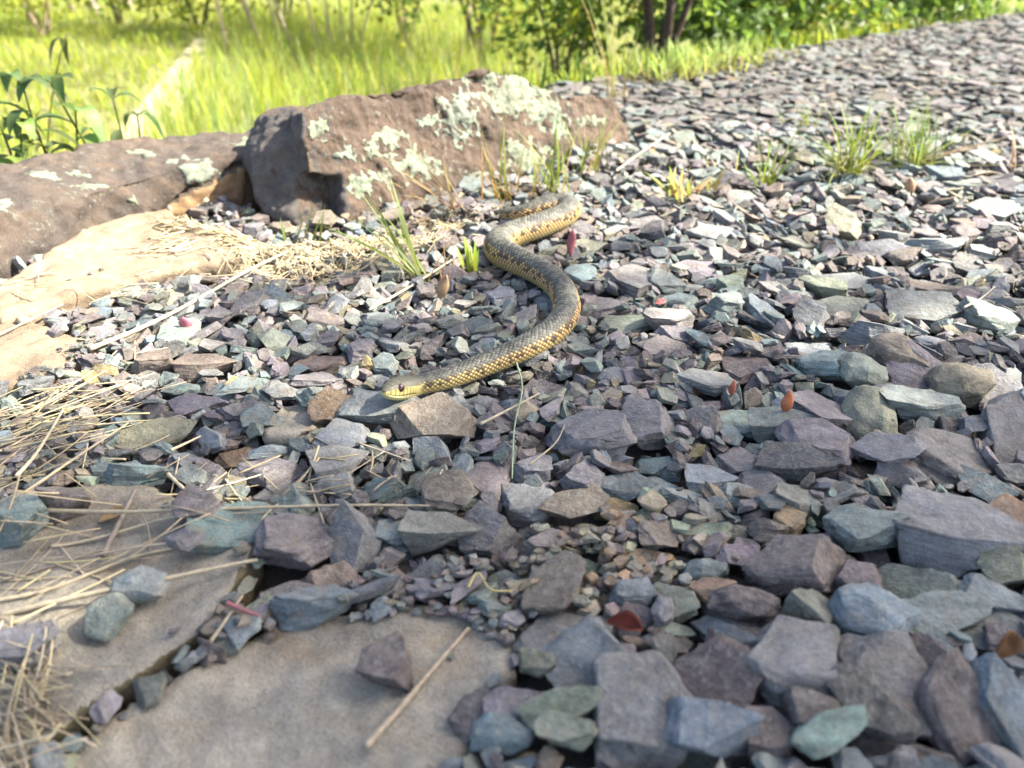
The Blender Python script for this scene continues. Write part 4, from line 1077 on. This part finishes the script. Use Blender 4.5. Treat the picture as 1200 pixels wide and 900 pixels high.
def dead_leaf(px_, py_, L, Wd, col, label, up=(0, 0, 1), yaw=0.0, curl=0.3, cup=0.3, lift=0.0, point=1.0):
    g = G(px_, py_, 0.008); g[2] = Hs(g[0], g[1], 0.004)+lift
    V, Q = leaf_mesh(L, Wd, curl, cup, 15, 9, point)
    V[:, 2] += L*0.16*fbm(V, 2.2/L, 3, int(px_)); V[:, 1] += L*0.06*fbm(V, 3/L, 2, int(px_)+3)
    R = rot_to(up, yaw); c = np.array(col)*(1+0.3*vnoise(V*140, 8))[:, None]
    o = np_mesh('dead_leaf', V@R.T, Q, M_dead, col=c, smooth=True, loc=g)
    md = o.modifiers.new('thick', 'SOLIDIFY'); md.thickness = 0.0005
    return tag(o, label, 'leaf', 'fallen leaves')
def up_leaf(px_, py_, L, Wd, col, label, lean=0.0, face=0.0):
    """a leaf standing on edge among the stones"""
    g = G(px_, py_, 0.008); g[2] = Hs(g[0], g[1], 0.003)-0.004
    V, Q = leaf_mesh(L, Wd, 0.08, 0.35)
    V[:, 2] += L*0.06*fbm(V, 2.5/L, 2, int(px_)); V[:, 1] += L*0.05*fbm(V, 2.5/L, 2, int(px_)+3)
    V = V[:, [1, 2, 0]]; ca, sa = math.cos(face), math.sin(face)
    V = V@np.array([[ca, -sa, 0], [sa, ca, 0], [0, 0, 1]]).T
    cl_, sl_ = math.cos(lean), math.sin(lean)
    V = V@np.array([[cl_, 0, sl_], [0, 1, 0], [-sl_, 0, cl_]]).T
    c = np.array(col)*(1+0.3*vnoise(V*160, 4))[:, None]
    o = np_mesh('dead_leaf', V, Q, M_dead, col=c, smooth=True, loc=g)
    md = o.modifiers.new('thick', 'SOLIDIFY'); md.thickness = 0.0005
    return tag(o, label, 'leaf', 'fallen leaves')
up_leaf(858, 461, 0.016, 0.006, (0.42, 0.15, 0.10), 'smaller upright orange red leaf left of its taller twin')
up_leaf(920, 486, 0.023, 0.009, (0.46, 0.17, 0.08), 'taller upright orange leaf stuck between purple plates')
up_leaf(668, 292, 0.034, 0.011, (0.34, 0.12, 0.13), 'dark pink upright leaf at the far loop of the snake', 0.1)
up_leaf(514, 344, 0.030, 0.012, (0.38, 0.25, 0.14), 'tan upright leaf below the grass clump', 0.3)
up_leaf(1070, 222, 0.026, 0.017, (0.42, 0.26, 0.16), 'tan leaf standing below the bright sedge tufts', -0.3)
up_leaf(1056, 170, 0.030, 0.015, (0.34, 0.13, 0.13), 'reddish leaf standing between the two sedge tufts', 0.1)
up_leaf(218, 386, 0.014, 0.013, (0.55, 0.18, 0.22), 'bright pink leaf scrap by the reclining straw stem')
dead_leaf(710, 748, 0.019, 0.011, (0.18, 0.048, 0.028), 'rusty red curled leaf wedged between grey plates', (0.1, -0.4, 1), -0.3, 0.1, 1.5, 0.002)
dead_leaf(1165, 775, 0.018, 0.010, (0.20, 0.105, 0.045), 'curled brown leaf in a gap between dark stones', (0.3, -0.5, 1), 0.9, 0.35, 1.6, 0.002)
dead_leaf(768, 358, 0.010, 0.007, (0.50, 0.17, 0.15), 'small coral red scrap beside the olive stone', (0, -0.5, 1), 0.3, 0.2, 0.5, 0.004)
dead_leaf(115, 612, 0.020, 0.010, (0.32, 0.22, 0.11), 'small brown curled leaf by the dark block on flagstone', (0.1, -0.2, 1), 0.4, 0.2, 0.8, 0.002)

# ------------------------------------------------------------------ tufts of grass in the gravel
def ground_z(x, y):
    if HX0+.02 < x < HX1-.02 and HY0+.02 < y < HY1-.02: return Hs(x, y, 0)
    return float(max(terrain(np.array([x]), np.array([y]))[0][0], -10)+0.02)
def tuft(px_, py_, n, Lm, label, lean=(0.15, 0.9), az=None, W_=0.0022, droop=0.7, cols=((0.14, 0.21, 0.03), (0.09, 0.15, 0.03)), dead=0.15, spread=0.006, name='grass_tuft', zoff=0.0, z=None):
    g = G(px_, py_, 0.004 if z is None else z); zg = (ground_z(g[0], g[1]) if z is None else z)+zoff
    root = empty(name, (g[0], g[1], zg)); tag(root, label, 'grass', 'grass tufts in the gravel')
    for k in range(n):
        p = np.array([[rng.normal(0, spread), rng.normal(0, spread*0.7), -0.004]])
        a = rng.uniform(0, 6.28) if az is None else rng.normal(az[0], az[1])
        L = 1.9*Lm*rng.uniform(0.45, 1.0)
        isd = rng.random() < dead
        col = np.array((0.24, 0.20, 0.11)) if isd else np.array(cols[int(rng.integers(len(cols)))])*rng.uniform(0.8, 1.25)
        V, Q, cc = blades(p, np.array([a]), np.array([L]), np.array([rng.uniform(*lean)]), np.array([1.25*W_*rng.uniform(0.7, 1.2)]), np.array([rng.uniform(0.1, 1.0)*droop]), 7, col[None], rng.normal(0, 0.5))
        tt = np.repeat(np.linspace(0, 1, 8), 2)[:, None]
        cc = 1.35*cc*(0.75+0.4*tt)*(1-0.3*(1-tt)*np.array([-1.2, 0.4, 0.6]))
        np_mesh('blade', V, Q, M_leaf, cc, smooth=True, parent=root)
    return root
GC = ((0.11, 0.19, 0.03), (0.08, 0.145, 0.03), (0.14, 0.20, 0.04))
tuft(497, 322, 13, 0.075, 'wide bladed grass clump arching left before the boulder', (0.35, 0.9), (2.6, 0.45), 0.0030, 0.5, GC, 0.0, 0.008)
tuft(505, 320, 9, 0.075, 'thin dry grass clump beside the wide bladed clump', (0.1, 0.9), None, 0.0014, 1.2, ((0.16, 0.19, 0.06), (0.25, 0.20, 0.09)), 0.5, 0.010)
tuft(556, 312, 8, 0.030, 'small bright green sprout beside the snake', (0.05, 0.6), (1.9, 0.7), 0.0060, 0.5, ((0.22, 0.33, 0.05),), 0.0, 0.005)
tuft(583, 228, 7, 0.085, 'upright grass stems against the lichen boulder', (0.05, 0.35), (2.4, 0.9), 0.0022, 0.3, GC, 0.2, 0.008)
tuft(600, 228, 26, 0.055, 'rust tinted grass at the boulder foot', (0.1, 0.9), None, 0.0020, 0.8, ((0.30, 0.19, 0.06), (0.2, 0.22, 0.05)), 0.3, 0.016)
tuft(535, 248, 14, 0.075, 'flattened dry grass along the boulder base', (0.7, 1.2), (2.7, 0.5), 0.0024, 0.4, ((0.17, 0.17, 0.06), (0.22, 0.19, 0.08)), 0.3, 0.012)
tuft(645, 222, 26, 0.075, 'bright grass tuft before the boulder beside rusty grass', (0.05, 0.7), None, 0.0024, 0.7, GC, 0.1, 0.014)
tuft(690, 198, 22, 0.075, 'thin grass tuft at the right end of the boulder', (0.05, 0.7), None, 0.0022, 0.6, GC, 0.15, 0.012)
tuft(355, 280, 5, 0.030, 'few grass blades in shade under the boulder overhang', (0.1, 0.5), (0.8, 0.5), 0.0030, 0.4, GC, 0.0, 0.012)
tuft(995, 205, 85, 0.085, 'larger bright sedge tuft growing from the gravel', (0.05, 1.2), None, 0.0020, 0.9, GC, 0.08, 0.012)
tuft(1068, 188, 95, 0.070, 'dense darker green sedge tuft beside the brighter one', (0.05, 1.2), None, 0.0020, 0.8, ((0.10, 0.19, 0.04), (0.08, 0.15, 0.035), (0.15, 0.22, 0.05)), 0.08, 0.020)
tuft(1075, 186, 5, 0.16, 'long reclining sedge blades trailing from the dense tuft', (1.1, 1.4), (-0.2, 0.5), 0.0032, 0.35, ((0.2, 0.22, 0.07),), 0.3, 0.01)
tuft(898, 208, 18, 0.075, 'small yellow green tuft left of the sedge', (0.1, 0.9), None, 0.0028, 0.6, GC, 0.05, 0.007)
tuft(855, 196, 6, 0.035, 'tiny pale sprout left of the small yellow green tuft', (0.1, 0.9), None, 0.0035, 0.6, ((0.25, 0.30, 0.08),), 0.1, 0.010)
tuft(792, 226, 16, 0.036, 'low broad leaved sprout right of the boulder', (0.1, 0.9), None, 0.0060, 0.8, ((0.20, 0.28, 0.05), (0.26, 0.27, 0.09)), 0.1, 0.012)
tuft(826, 222, 8, 0.026, 'low yellowish sprout between the gravel tufts', (0.3, 1.1), None, 0.0055, 0.8, ((0.24, 0.26, 0.08),), 0.2, 0.012)
tuft(1200, 195, 6, 0.06, 'tall thin grass beside the bent straw', (0.05, 0.7), (2.4, 0.9), 0.0022, 0.7, ((0.14, 0.19, 0.05), (0.25, 0.23, 0.10)), 0.3, 0.008)
tuft(945, 145, 9, 0.055, 'small dark tuft farther out on the gravel', (0.1, 1.0), None, 0.0028, 0.8, ((0.12, 0.17, 0.04),), 0.2, 0.016)
tuft(1110, 152, 16, 0.025, 'red and straw coloured dry tuft behind the dense sedge', (0.2, 1.2), None, 0.0022, 0.9, ((0.24, 0.17, 0.12), (0.22, 0.07, 0.05), (0.26, 0.22, 0.14)), 0.2, 0.020)
tuft(720, 118, 14, 0.17, 'tall thin grass rising behind the boulder end', (0.02, 0.4), None, 0.0028, 0.5, ((0.13, 0.18, 0.05),), 0.1, 0.012, z=-0.01)
for q, (x, y, w) in enumerate(((770, 92, 30), (800, 86, 34), (835, 80, 34), (870, 72, 24))):
    tuft(x, y, 70, 0.055, ('pale grass strip on the far gravel, shrub end', 'pale grass strip on the far gravel, thick middle', 'pale grass strip on the far gravel, yellow middle', 'pale grass strip on the far gravel, thin end')[q],
         (0.1, 0.9), None, 0.0045, 0.8, ((0.15, 0.25, 0.06), (0.20, 0.28, 0.08)), 0.04, 0.05, z=-0.004)

# ------------------------------------------------------------------ leafy plants behind the long rock
def leafy(px_, py_, Yp, hgt, nl, Ll, Wl, label, lean=0.0, col=(0.075, 0.125, 0.045)):
    b = RY(px_, py_, Yp); zt = float(terrain(np.array([b[0]]), np.array([Yp]))[0][0])
    top_z = max(b[2]+hgt, zt+hgt)
    root = empty('leafy_plant', (b[0], Yp, zt)); tag(root, label, 'plant', 'leafy plants behind the long rock')
    n = 12; t = np.linspace(0, 1, n); Hh = top_z-zt
    P = np.stack([lean*Hh*t**1.6, 0.02*np.sin(t*3+px_), Hh*t], 1)
    V, F = tube(P, 0.0030*(1-0.6*t), 6)
    np_mesh('stem', V, F, M_leaf, col=np.array([0.13, 0.15, 0.045]), smooth=True, parent=root)
    for k in range(nl):
        u = 0.35+0.65*(k+0.5)/nl if k < nl-3 else 0.97
        p = np.array([np.interp(u, t, P[:, i]) for i in range(3)])
        V, Q = leaf_mesh(1.35*Ll*rng.uniform(0.7, 1.15), 1.45*Wl*rng.uniform(0.8, 1.2), 0, 0.35, 10, 5, 0.8)
        th = rng.uniform(-0.2, 0.75) if k < nl-3 else rng.uniform(0.3, 1.0); dr = rng.uniform(0.6, 1.9)
        s_ = V[:, 0]; z_ = s_*math.sin(th)-dr*s_**2/Ll*0.6; x_ = s_*math.cos(th)*(1-0.15*s_/Ll)
        a = k*2.4+rng.normal(0, 0.4)
        W3 = np.stack([x_*math.cos(a)-V[:, 1]*math.sin(a), x_*math.sin(a)+V[:, 1]*math.cos(a), z_+V[:, 2]], 1)+p
        cc = np.array(col)*rng.uniform(0.75, 1.4)*np.array([rng.uniform(0.9, 1.3), 1, 1])
        np_mesh('leaf', W3, Q, M_leaf, col=cc, smooth=True, parent=root)
leafy(52, 180, 1.22, 0.115, 11, 0.062, 0.016, 'leafy plant with a crown of drooping narrow leaves', 0.05)
leafy(108, 172, 1.26, 0.105, 8, 0.066, 0.016, 'tall leafy plant with one leaf held up to the right', -0.12)
leafy(132, 168, 1.30, 0.075, 9, 0.055, 0.013, 'short leafy plant beside the tall one, leaves spread low', 0.08)
leafy(6, 190, 1.18, 0.085, 12, 0.055, 0.022, 'dense broad leaved plant at the end of the leafy row', 0.0, (0.10, 0.17, 0.05))
leafy(28, 186, 1.20, 0.055, 10, 0.050, 0.020, 'low bright plant under the crown of drooping leaves', 0.1, (0.14, 0.22, 0.05))
leafy(80, 176, 1.24, 0.060, 9, 0.052, 0.020, 'low pale green plant between the taller leafy plants', 0.1, (0.12, 0.20, 0.06))
leafy(15, 130, 1.75, 0.16, 9, 0.05, 0.010, 'thin wispy weed behind the leafy row', 0.35, (0.07, 0.09, 0.03))
leafy(150, 170, 1.34, 0.05, 6, 0.045, 0.012, 'smallest leafy plant at the near end of the row', 0.1)

# ------------------------------------------------------------------ lawn, tall grass and verge
ppts = []
for py_ in np.linspace(175, 44, 14):
    c_ = 168+(165-py_)*0.62; row = []
    for px_ in (c_-12-0.22*(py_-40), c_+10+0.1*(py_-40)):
        zq = -0.3
        for _ in range(5): g_ = G(px_, py_, zq); zq = float(terrain(g_[:1], g_[1:2])[0][0])+0.006
        row.append(G(px_, py_, zq))
    ppts.append([row[0]*(1-u)+row[1]*u for u in np.linspace(0, 1, 6)])
ppts = np.array(ppts)
ppts[..., 2] = terrain(ppts[..., 0].ravel(), ppts[..., 1].ravel())[0].reshape(ppts.shape[:2])+0.006
i_ = np.arange(14*6).reshape(14, 6); q_ = np.stack([i_[:-1, :-1], i_[:-1, 1:], i_[1:, 1:], i_[1:, :-1]], -1).reshape(-1, 4)
M_path = mat_ground('trodden_earth', (0.34, 0.30, 0.19), (0.42, 0.36, 0.24), (0.28, 0.27, 0.12), sc=8.0, bump=0.006)
tag(np_mesh('path', ppts.reshape(-1, 3), q_, M_path, smooth=True), kind='structure')
def field(name, n, xr, yr, rule, Lr, Wr, cols, label, cat, lean=(0.0, 0.5), droop=(0.2, 1.1), seg=3, seed=0):
    r = np.random.default_rng(seed)
    x = r.uniform(*xr, n); y = yr[0]+(yr[1]-yr[0])*r.random(n)**1.15
    z, d = terrain(x, y)
    P = np.stack([x, y, z-0.004], 1); px_, py_, dep = proj(P)
    ok = (d > 0.0) & (np.abs(x) < 0.69*(y*cp+0.6*sp)+0.5) & rule(px_, py_, d, x, y, r)
    P = P[ok]; m = len(P)
    cl_ = fbm(P*np.array([1, 1, 0]), 2.2, 3, seed)
    L = r.uniform(*Lr, m)*(1+0.55*cl_)
    k = r.integers(len(cols), size=m); col = np.array(cols)[k]*(r.uniform(0.75, 1.25, m)*(1+0.25*cl_))[:, None]
    V, Q, cc = blades(P, r.uniform(0, 6.28, m), L, r.uniform(*lean, m), r.uniform(*Wr, m), r.uniform(*droop, m), seg, col, 0.0)
    return tag(np_mesh(name, V, Q, M_leaf, cc, smooth=True), label, cat, None, 'stuff')
YG = ((0.36, 0.42, 0.035), (0.30, 0.39, 0.04), (0.42, 0.42, 0.05), (0.24, 0.34, 0.04))
xb = lambda py_: 168+(165-py_)*0.62
def path_rule(px_, py_, d, x, y, r): return (px_ > xb(py_)-10-0.25*(py_-40)) & (px_ < xb(py_)+12+0.1*(py_-40)) & (py_ > 45)
field('lawn_grass', 62000, (-7, 1.6), (0.9, 9.0), lambda px_, py_, d, x, y, r: ((px_ < xb(py_)+15) | (d < 1.2)) & ~(path_rule(px_, py_, d, x, y, r) & (r.random(len(x)) < 0.86)),
      (0.04, 0.10), (0.004, 0.008), YG, 'short sunlit lawn grass beyond the long rock', 'grass', seed=11)
field('tall_grass', 60000, (-3.5, 4.5), (1.3, 7.5), lambda px_, py_, d, x, y, r: (px_ > xb(py_)+10) & (r.random(len(x)) < 1-0.8*sstep(620, 720, px_)) & (r.random(len(x)) < 0.25+0.75*sstep(0.9, 1.5, d)) & (d > 0.35),
      (0.09, 0.24), (0.003, 0.006), YG+((0.20, 0.30, 0.10), (0.36, 0.33, 0.14)), 'tall yellow green grass growing behind the boulder', 'grass', (0.0, 0.3), (0.1, 0.9), seed=12)
field('verge_grass', 13000, (-0.2, 5.5), (1.6, 6.8), lambda px_, py_, d, x, y, r: (d < 0.5) & (r.random(len(x)) < 0.8),
      (0.04, 0.11), (0.005, 0.010), ((0.16, 0.24, 0.035), (0.20, 0.28, 0.04), (0.11, 0.18, 0.03)), 'grass verge along the far edge of the gravel', 'grass', (0.0, 0.6), (0.2, 1.1), seed=13)

# ------------------------------------------------------------------ shrubs, saplings and the shade tree
def leaves(P, Ll, Wl, cols, r, up=0.5):
    n = len(P); D = r.normal(0, 1, (n, 3)); D[:, 2] -= 0.3; D /= np.linalg.norm(D, axis=1, keepdims=True)
    Nn = r.normal(0, 1, (n, 3)); Nn[:, 2] += up*2; Sd = np.cross(D, Nn); Sd /= np.maximum(np.linalg.norm(Sd, axis=1, keepdims=True), 1e-6)
    L = Ll*r.uniform(0.6, 1.2, n)[:, None]; W2 = Wl*r.uniform(0.7, 1.2, n)[:, None]*0.5
    fold = np.cross(Sd, D)*W2*0.3
    V = np.stack([P, P+D*L*0.45+Sd*W2+fold, P+D*L, P+D*L*0.45-Sd*W2+fold], 1).reshape(-1, 3)
    Q = np.arange(n*4).reshape(n, 4)
    k = r.integers(len(cols), size=n)
    return V, Q, np.repeat(np.array(cols)[k]*r.uniform(0.7, 1.3, n)[:, None], 4, axis=0)
def shrub(base, hgt, rx, rz, cz, nclump, nleaf, Ll, Wl, cols, label, cat='shrub', name='shrub', stems=4, sr=0.02, bark=(0.10, 0.075, 0.055), seed=0, group='shrubs behind the gravel', leanx=0.0, clump=0.16):
    r = np.random.default_rng(seed); root = empty(name, base); tag(root, label, cat, group)
    parts = []; tips = []
    for k in range(stems):
        a = k*2.4+r.uniform(-.5, .5); t = np.linspace(0, 1, 10); sp_ = rx*0.75*r.uniform(0.3, 1.0)
        P = np.stack([0.03*math.cos(a)+sp_*math.cos(a)*t**1.3+leanx*t+0.02*np.sin(5*t+k), 0.03*math.sin(a)+sp_*math.sin(a)*t**1.3+0.02*np.cos(4*t+k), -0.03+(hgt*0.9+0.03)*t*r.uniform(0.75, 1.0)], 1)
        V, F = tube(P, sr*r.uniform(0.6, 1.0)*(1-0.75*t), 7); parts.append((V, F, np.array(bark)*r.uniform(0.8, 1.3)))
        for q in range(4):
            i = int(r.integers(3, 9)); b2 = r.uniform(0, 6.28); l2 = rx*r.uniform(0.3, 0.7)
            P2 = P[i]+np.stack([l2*math.cos(b2)*t, l2*math.sin(b2)*t, l2*0.7*t**0.8], 1)
            V, F = tube(P2, sr*0.3*(1-0.7*t), 5); parts.append((V, F, np.array(bark)))
    V, F, cc = merge(parts); np_mesh('trunk', V, F, M_bark, cc, smooth=True, parent=root)
    u = r.normal(0, 1, (nclump, 3)); u /= np.linalg.norm(u, axis=1, keepdims=True); u *= r.random((nclump, 1))**0.4
    cc_ = np.array([leanx, 0, cz])+u*np.array([rx, rx, rz])
    P = cc_[r.integers(nclump, size=nleaf)]+r.normal(0, 1, (nleaf, 3))*clump*np.array([1, 1, 0.75])*rx
    P = P[P[:, 2] > 0.01]
    V, Q, c_ = leaves(P, Ll, Wl, cols, r)
    np_mesh('crown', V, Q, M_leaf, c_, parent=root)
    return root
GB = ((0.09, 0.16, 0.03), (0.13, 0.22, 0.035), (0.18, 0.26, 0.04), (0.06, 0.11, 0.025))
YB = ((0.27, 0.31, 0.03), (0.34, 0.34, 0.04), (0.18, 0.25, 0.04))
def at(px_, py_, Yp):
    b = RY(px_, py_, Yp); return (b[0], Yp, float(terrain(np.array([b[0]]), np.array([Yp]))[0][0]))
shrub(at(765, 60, 2.62), 0.9, 0.34, 0.42, 0.62, 26, 3400, 0.045, 0.028, GB, 'dark trunked green shrub standing at the gravel edge', seed=21, stems=4, sr=0.022, bark=(0.055, 0.04, 0.032), leanx=0.05)
shrub(at(845, 40, 3.1), 0.6, 0.36, 0.30, 0.30, 26, 2600, 0.05, 0.03, GB, 'bushy green shrub right of the dark trunked one', seed=22, sr=0.015)
shrub(at(930, 30, 3.5), 0.6, 0.40, 0.26, 0.26, 24, 2400, 0.05, 0.03, GB+YB, 'mixed green shrub at the middle of the verge', seed=23, sr=0.012)
shrub(at(1030, 20, 4.0), 0.5, 0.42, 0.22, 0.24, 24, 2200, 0.05, 0.03, ((0.13, 0.22, 0.03), (0.10, 0.18, 0.03)), 'bright green low shrub on the verge', seed=24, sr=0.012)
shrub(at(1130, 10, 4.5), 0.5, 0.5, 0.25, 0.26, 24, 2200, 0.05, 0.03, GB, 'low dark shrub at the far end of the verge', seed=25, sr=0.012)
shrub(at(655, 60, 3.3), 0.8, 0.36, 0.40, 0.45, 26, 2600, 0.05, 0.022, GB+YB, 'tall yellow green shrub left of the dark trunked one', seed=26, sr=0.014)
shrub(at(560, 40, 4.6), 1.0, 0.55, 0.5, 0.6, 30, 2800, 0.055, 0.03, YB+GB, 'broad shrub behind the tall grass', seed=27, sr=0.016)
shrub(at(470, 30, 5.4), 1.2, 0.6, 0.6, 0.75, 30, 2600, 0.06, 0.035, YB, 'yellow leaved shrub behind the dry stalks', seed=28, sr=0.018, bark=(0.25, 0.2, 0.14))
shrub(at(330, 25, 6.0), 1.2, 0.7, 0.55, 0.75, 30, 2600, 0.06, 0.035, YB, 'thin yellow green shrub at the lawn corner', seed=29, sr=0.02, bark=(0.24, 0.2, 0.15))
shrub(at(235, 40, 6.2), 1.0, 0.6, 0.4, 0.45, 26, 1500, 0.06, 0.035, YB, 'leafy shrub where the lawn path bends', seed=30, sr=0.018)
shrub(at(140, 42, 6.6), 1.3, 0.55, 0.5, 0.55, 26, 1300, 0.06, 0.035, GB+YB, 'shaded green shrub between the pale trunks', seed=31, sr=0.02)
shrub(at(55, 55, 5.8), 1.2, 0.6, 0.5, 0.65, 26, 2200, 0.055, 0.03, YB, 'twiggy yellow shrub at the lawn side', seed=32, sr=0.016, bark=(0.30, 0.23, 0.16))
shrub(at(-60, 60, 5.2), 1.2, 0.6, 0.5, 0.6, 26, 1400, 0.055, 0.03, YB, 'green shrub ending the lawn side row', seed=33, sr=0.016, bark=(0.25, 0.2, 0.14))
def sapling(px_, py_, Yp, r0, leanx, col, label, seed):
    b = at(px_, py_, Yp); r = np.random.default_rng(seed); root = empty('young_tree', b); tag(root, label, 'tree', 'young trees behind the lawn')
    t = np.linspace(0, 1, 14); Hh = 3.2
    P = np.stack([leanx*Hh*t+0.03*np.sin(6*t+seed), 0.03*np.cos(5*t+seed), -0.05+Hh*t], 1)
    V, F = tube(P, r0*(1-0.7*t), 8); parts = [(V, F, np.array(col))]
    ends = []
    for k in range(7):
        i = int(r.integers(6, 13)); a = r.uniform(0, 6.28); l = r.uniform(0.3, 0.7)
        P2 = P[i]+np.stack([l*math.cos(a)*t, l*math.sin(a)*t, l*0.8*t**0.8], 1); V, F = tube(P2, r0*0.3*(1-0.7*t), 5); parts.append((V, F, np.array(col))); ends.append(P2[-1])
    V, F, cc = merge(parts); np_mesh('trunk', V, F, M_bark, cc, smooth=True, parent=root)
    e = np.array(ends); n = (900 if seed == 45 else 260); Pl = e[r.integers(len(e), size=n)]+r.normal(0, 0.22, (n, 3))
    V, Q, c_ = leaves(Pl, 0.07, 0.045, YB+GB, r); np_mesh('crown', V, Q, M_leaf, c_, parent=root)
sapling(120, 30, 7.2, 0.045, -0.10, (0.36, 0.31, 0.25), 'pale leaning young trunk behind the lawn', 41)
sapling(152, 20, 7.6, 0.075, 0.02, (0.40, 0.32, 0.26), 'thickest pale trunk behind the lawn', 42)
sapling(92, 28, 7.4, 0.030, -0.15, (0.28, 0.22, 0.17), 'thin brown young trunk beside the pale leaning one', 43)
sapling(36, 40, 6.4, 0.030, 0.12, (0.34, 0.27, 0.20), 'slim tan trunk among the twiggy shrubs', 44)
sapling(541, 30, 4.9, 0.016, 0.04, (0.38, 0.33, 0.24), 'slim pale trunk behind the broad shrub', 45)
# dry upright stalks in the tall grass
for k, (x, y, ln, hh_) in enumerate(((303, 30, -0.2, 0.42), (312, 28, -0.45, 0.40), (330, 25, -0.2, 0.38), (345, 26, -0.35, 0.36), (385, 22, -0.03, 0.36), (398, 24, 0.03, 0.40), (408, 22, 0.10, 0.34), (470, 28, 0.12, 0.42),
                                     (262, 50, 0.05, 0.24), (268, 52, -0.12, 0.24), (410, 20, 0.45, 0.3), (372, 24, -0.15, 0.34))):
    b = at(x, y, 4.9); t = np.linspace(0, 1, 8)
    P = np.stack([ln*hh_*2*t, 0*t, hh_*2.2*t-0.03], 1); V, F = tube(P, 0.009*(1-0.5*t), 6)
    o = np_mesh('dry_stalk', V, F, M_straw, col=np.array([0.42, 0.33, 0.22])*(0.8+0.05*k), smooth=True, loc=b)
    tag(o, 'dry tan stalk standing behind the tall grass', 'stalk', 'dry stalks behind the tall grass')
# the tree whose crown shades the near gravel, standing beside the gravel out of the picture
r = np.random.default_rng(55)
tc = np.array([0.10, -1.13, 0.0])+SD*(3.6/SD[2]); tb = np.array([2.6, -1.0, -0.03])
root = empty('shade_tree', tb); tag(root, 'broad leafy tree beside the gravel, its crown shading the snake', 'tree')
t = np.linspace(0, 1, 16); P = tb+(tc-np.array([0, 0, 0.5])-tb)*np.stack([t**1.2, t**1.2, t], 1)+np.stack([0.05*np.sin(5*t), 0.05*np.cos(4*t), 0*t], 1)
V, F = tube(P, 0.15*(1-0.65*t), 12); parts = [(V-tb, F, np.array([0.13, 0.10, 0.075]))]
ncl = 120; u = r.normal(0, 1, (ncl, 3)); u /= np.linalg.norm(u, axis=1, keepdims=True); u *= r.random((ncl, 1))**0.35
cls = tc+u*np.array([2.7, 1.62, 0.9])
for k in range(26):
    q_ = P[int(r.integers(8, 15))]; e_ = cls[k]; mid = (q_+e_)/2+np.array([0, 0, 0.2])
    P2 = catmull(np.array([q_, mid, e_]), 6); V, F = tube(P2, np.linspace(0.05, 0.01, len(P2)), 7); parts.append((V-tb, F, np.array([0.13, 0.10, 0.075])))
V, F, cc = merge(parts); np_mesh('trunk', V, F, M_bark, cc, smooth=True, parent=root)
Pl = cls[r.integers(ncl, size=38000)]+r.normal(0, 0.24, (38000, 3))
V, Q, c_ = leaves(Pl-tb, 0.10, 0.065, GB, r, 1.0); np_mesh('crown', V, Q, M_leaf, c_, parent=root)
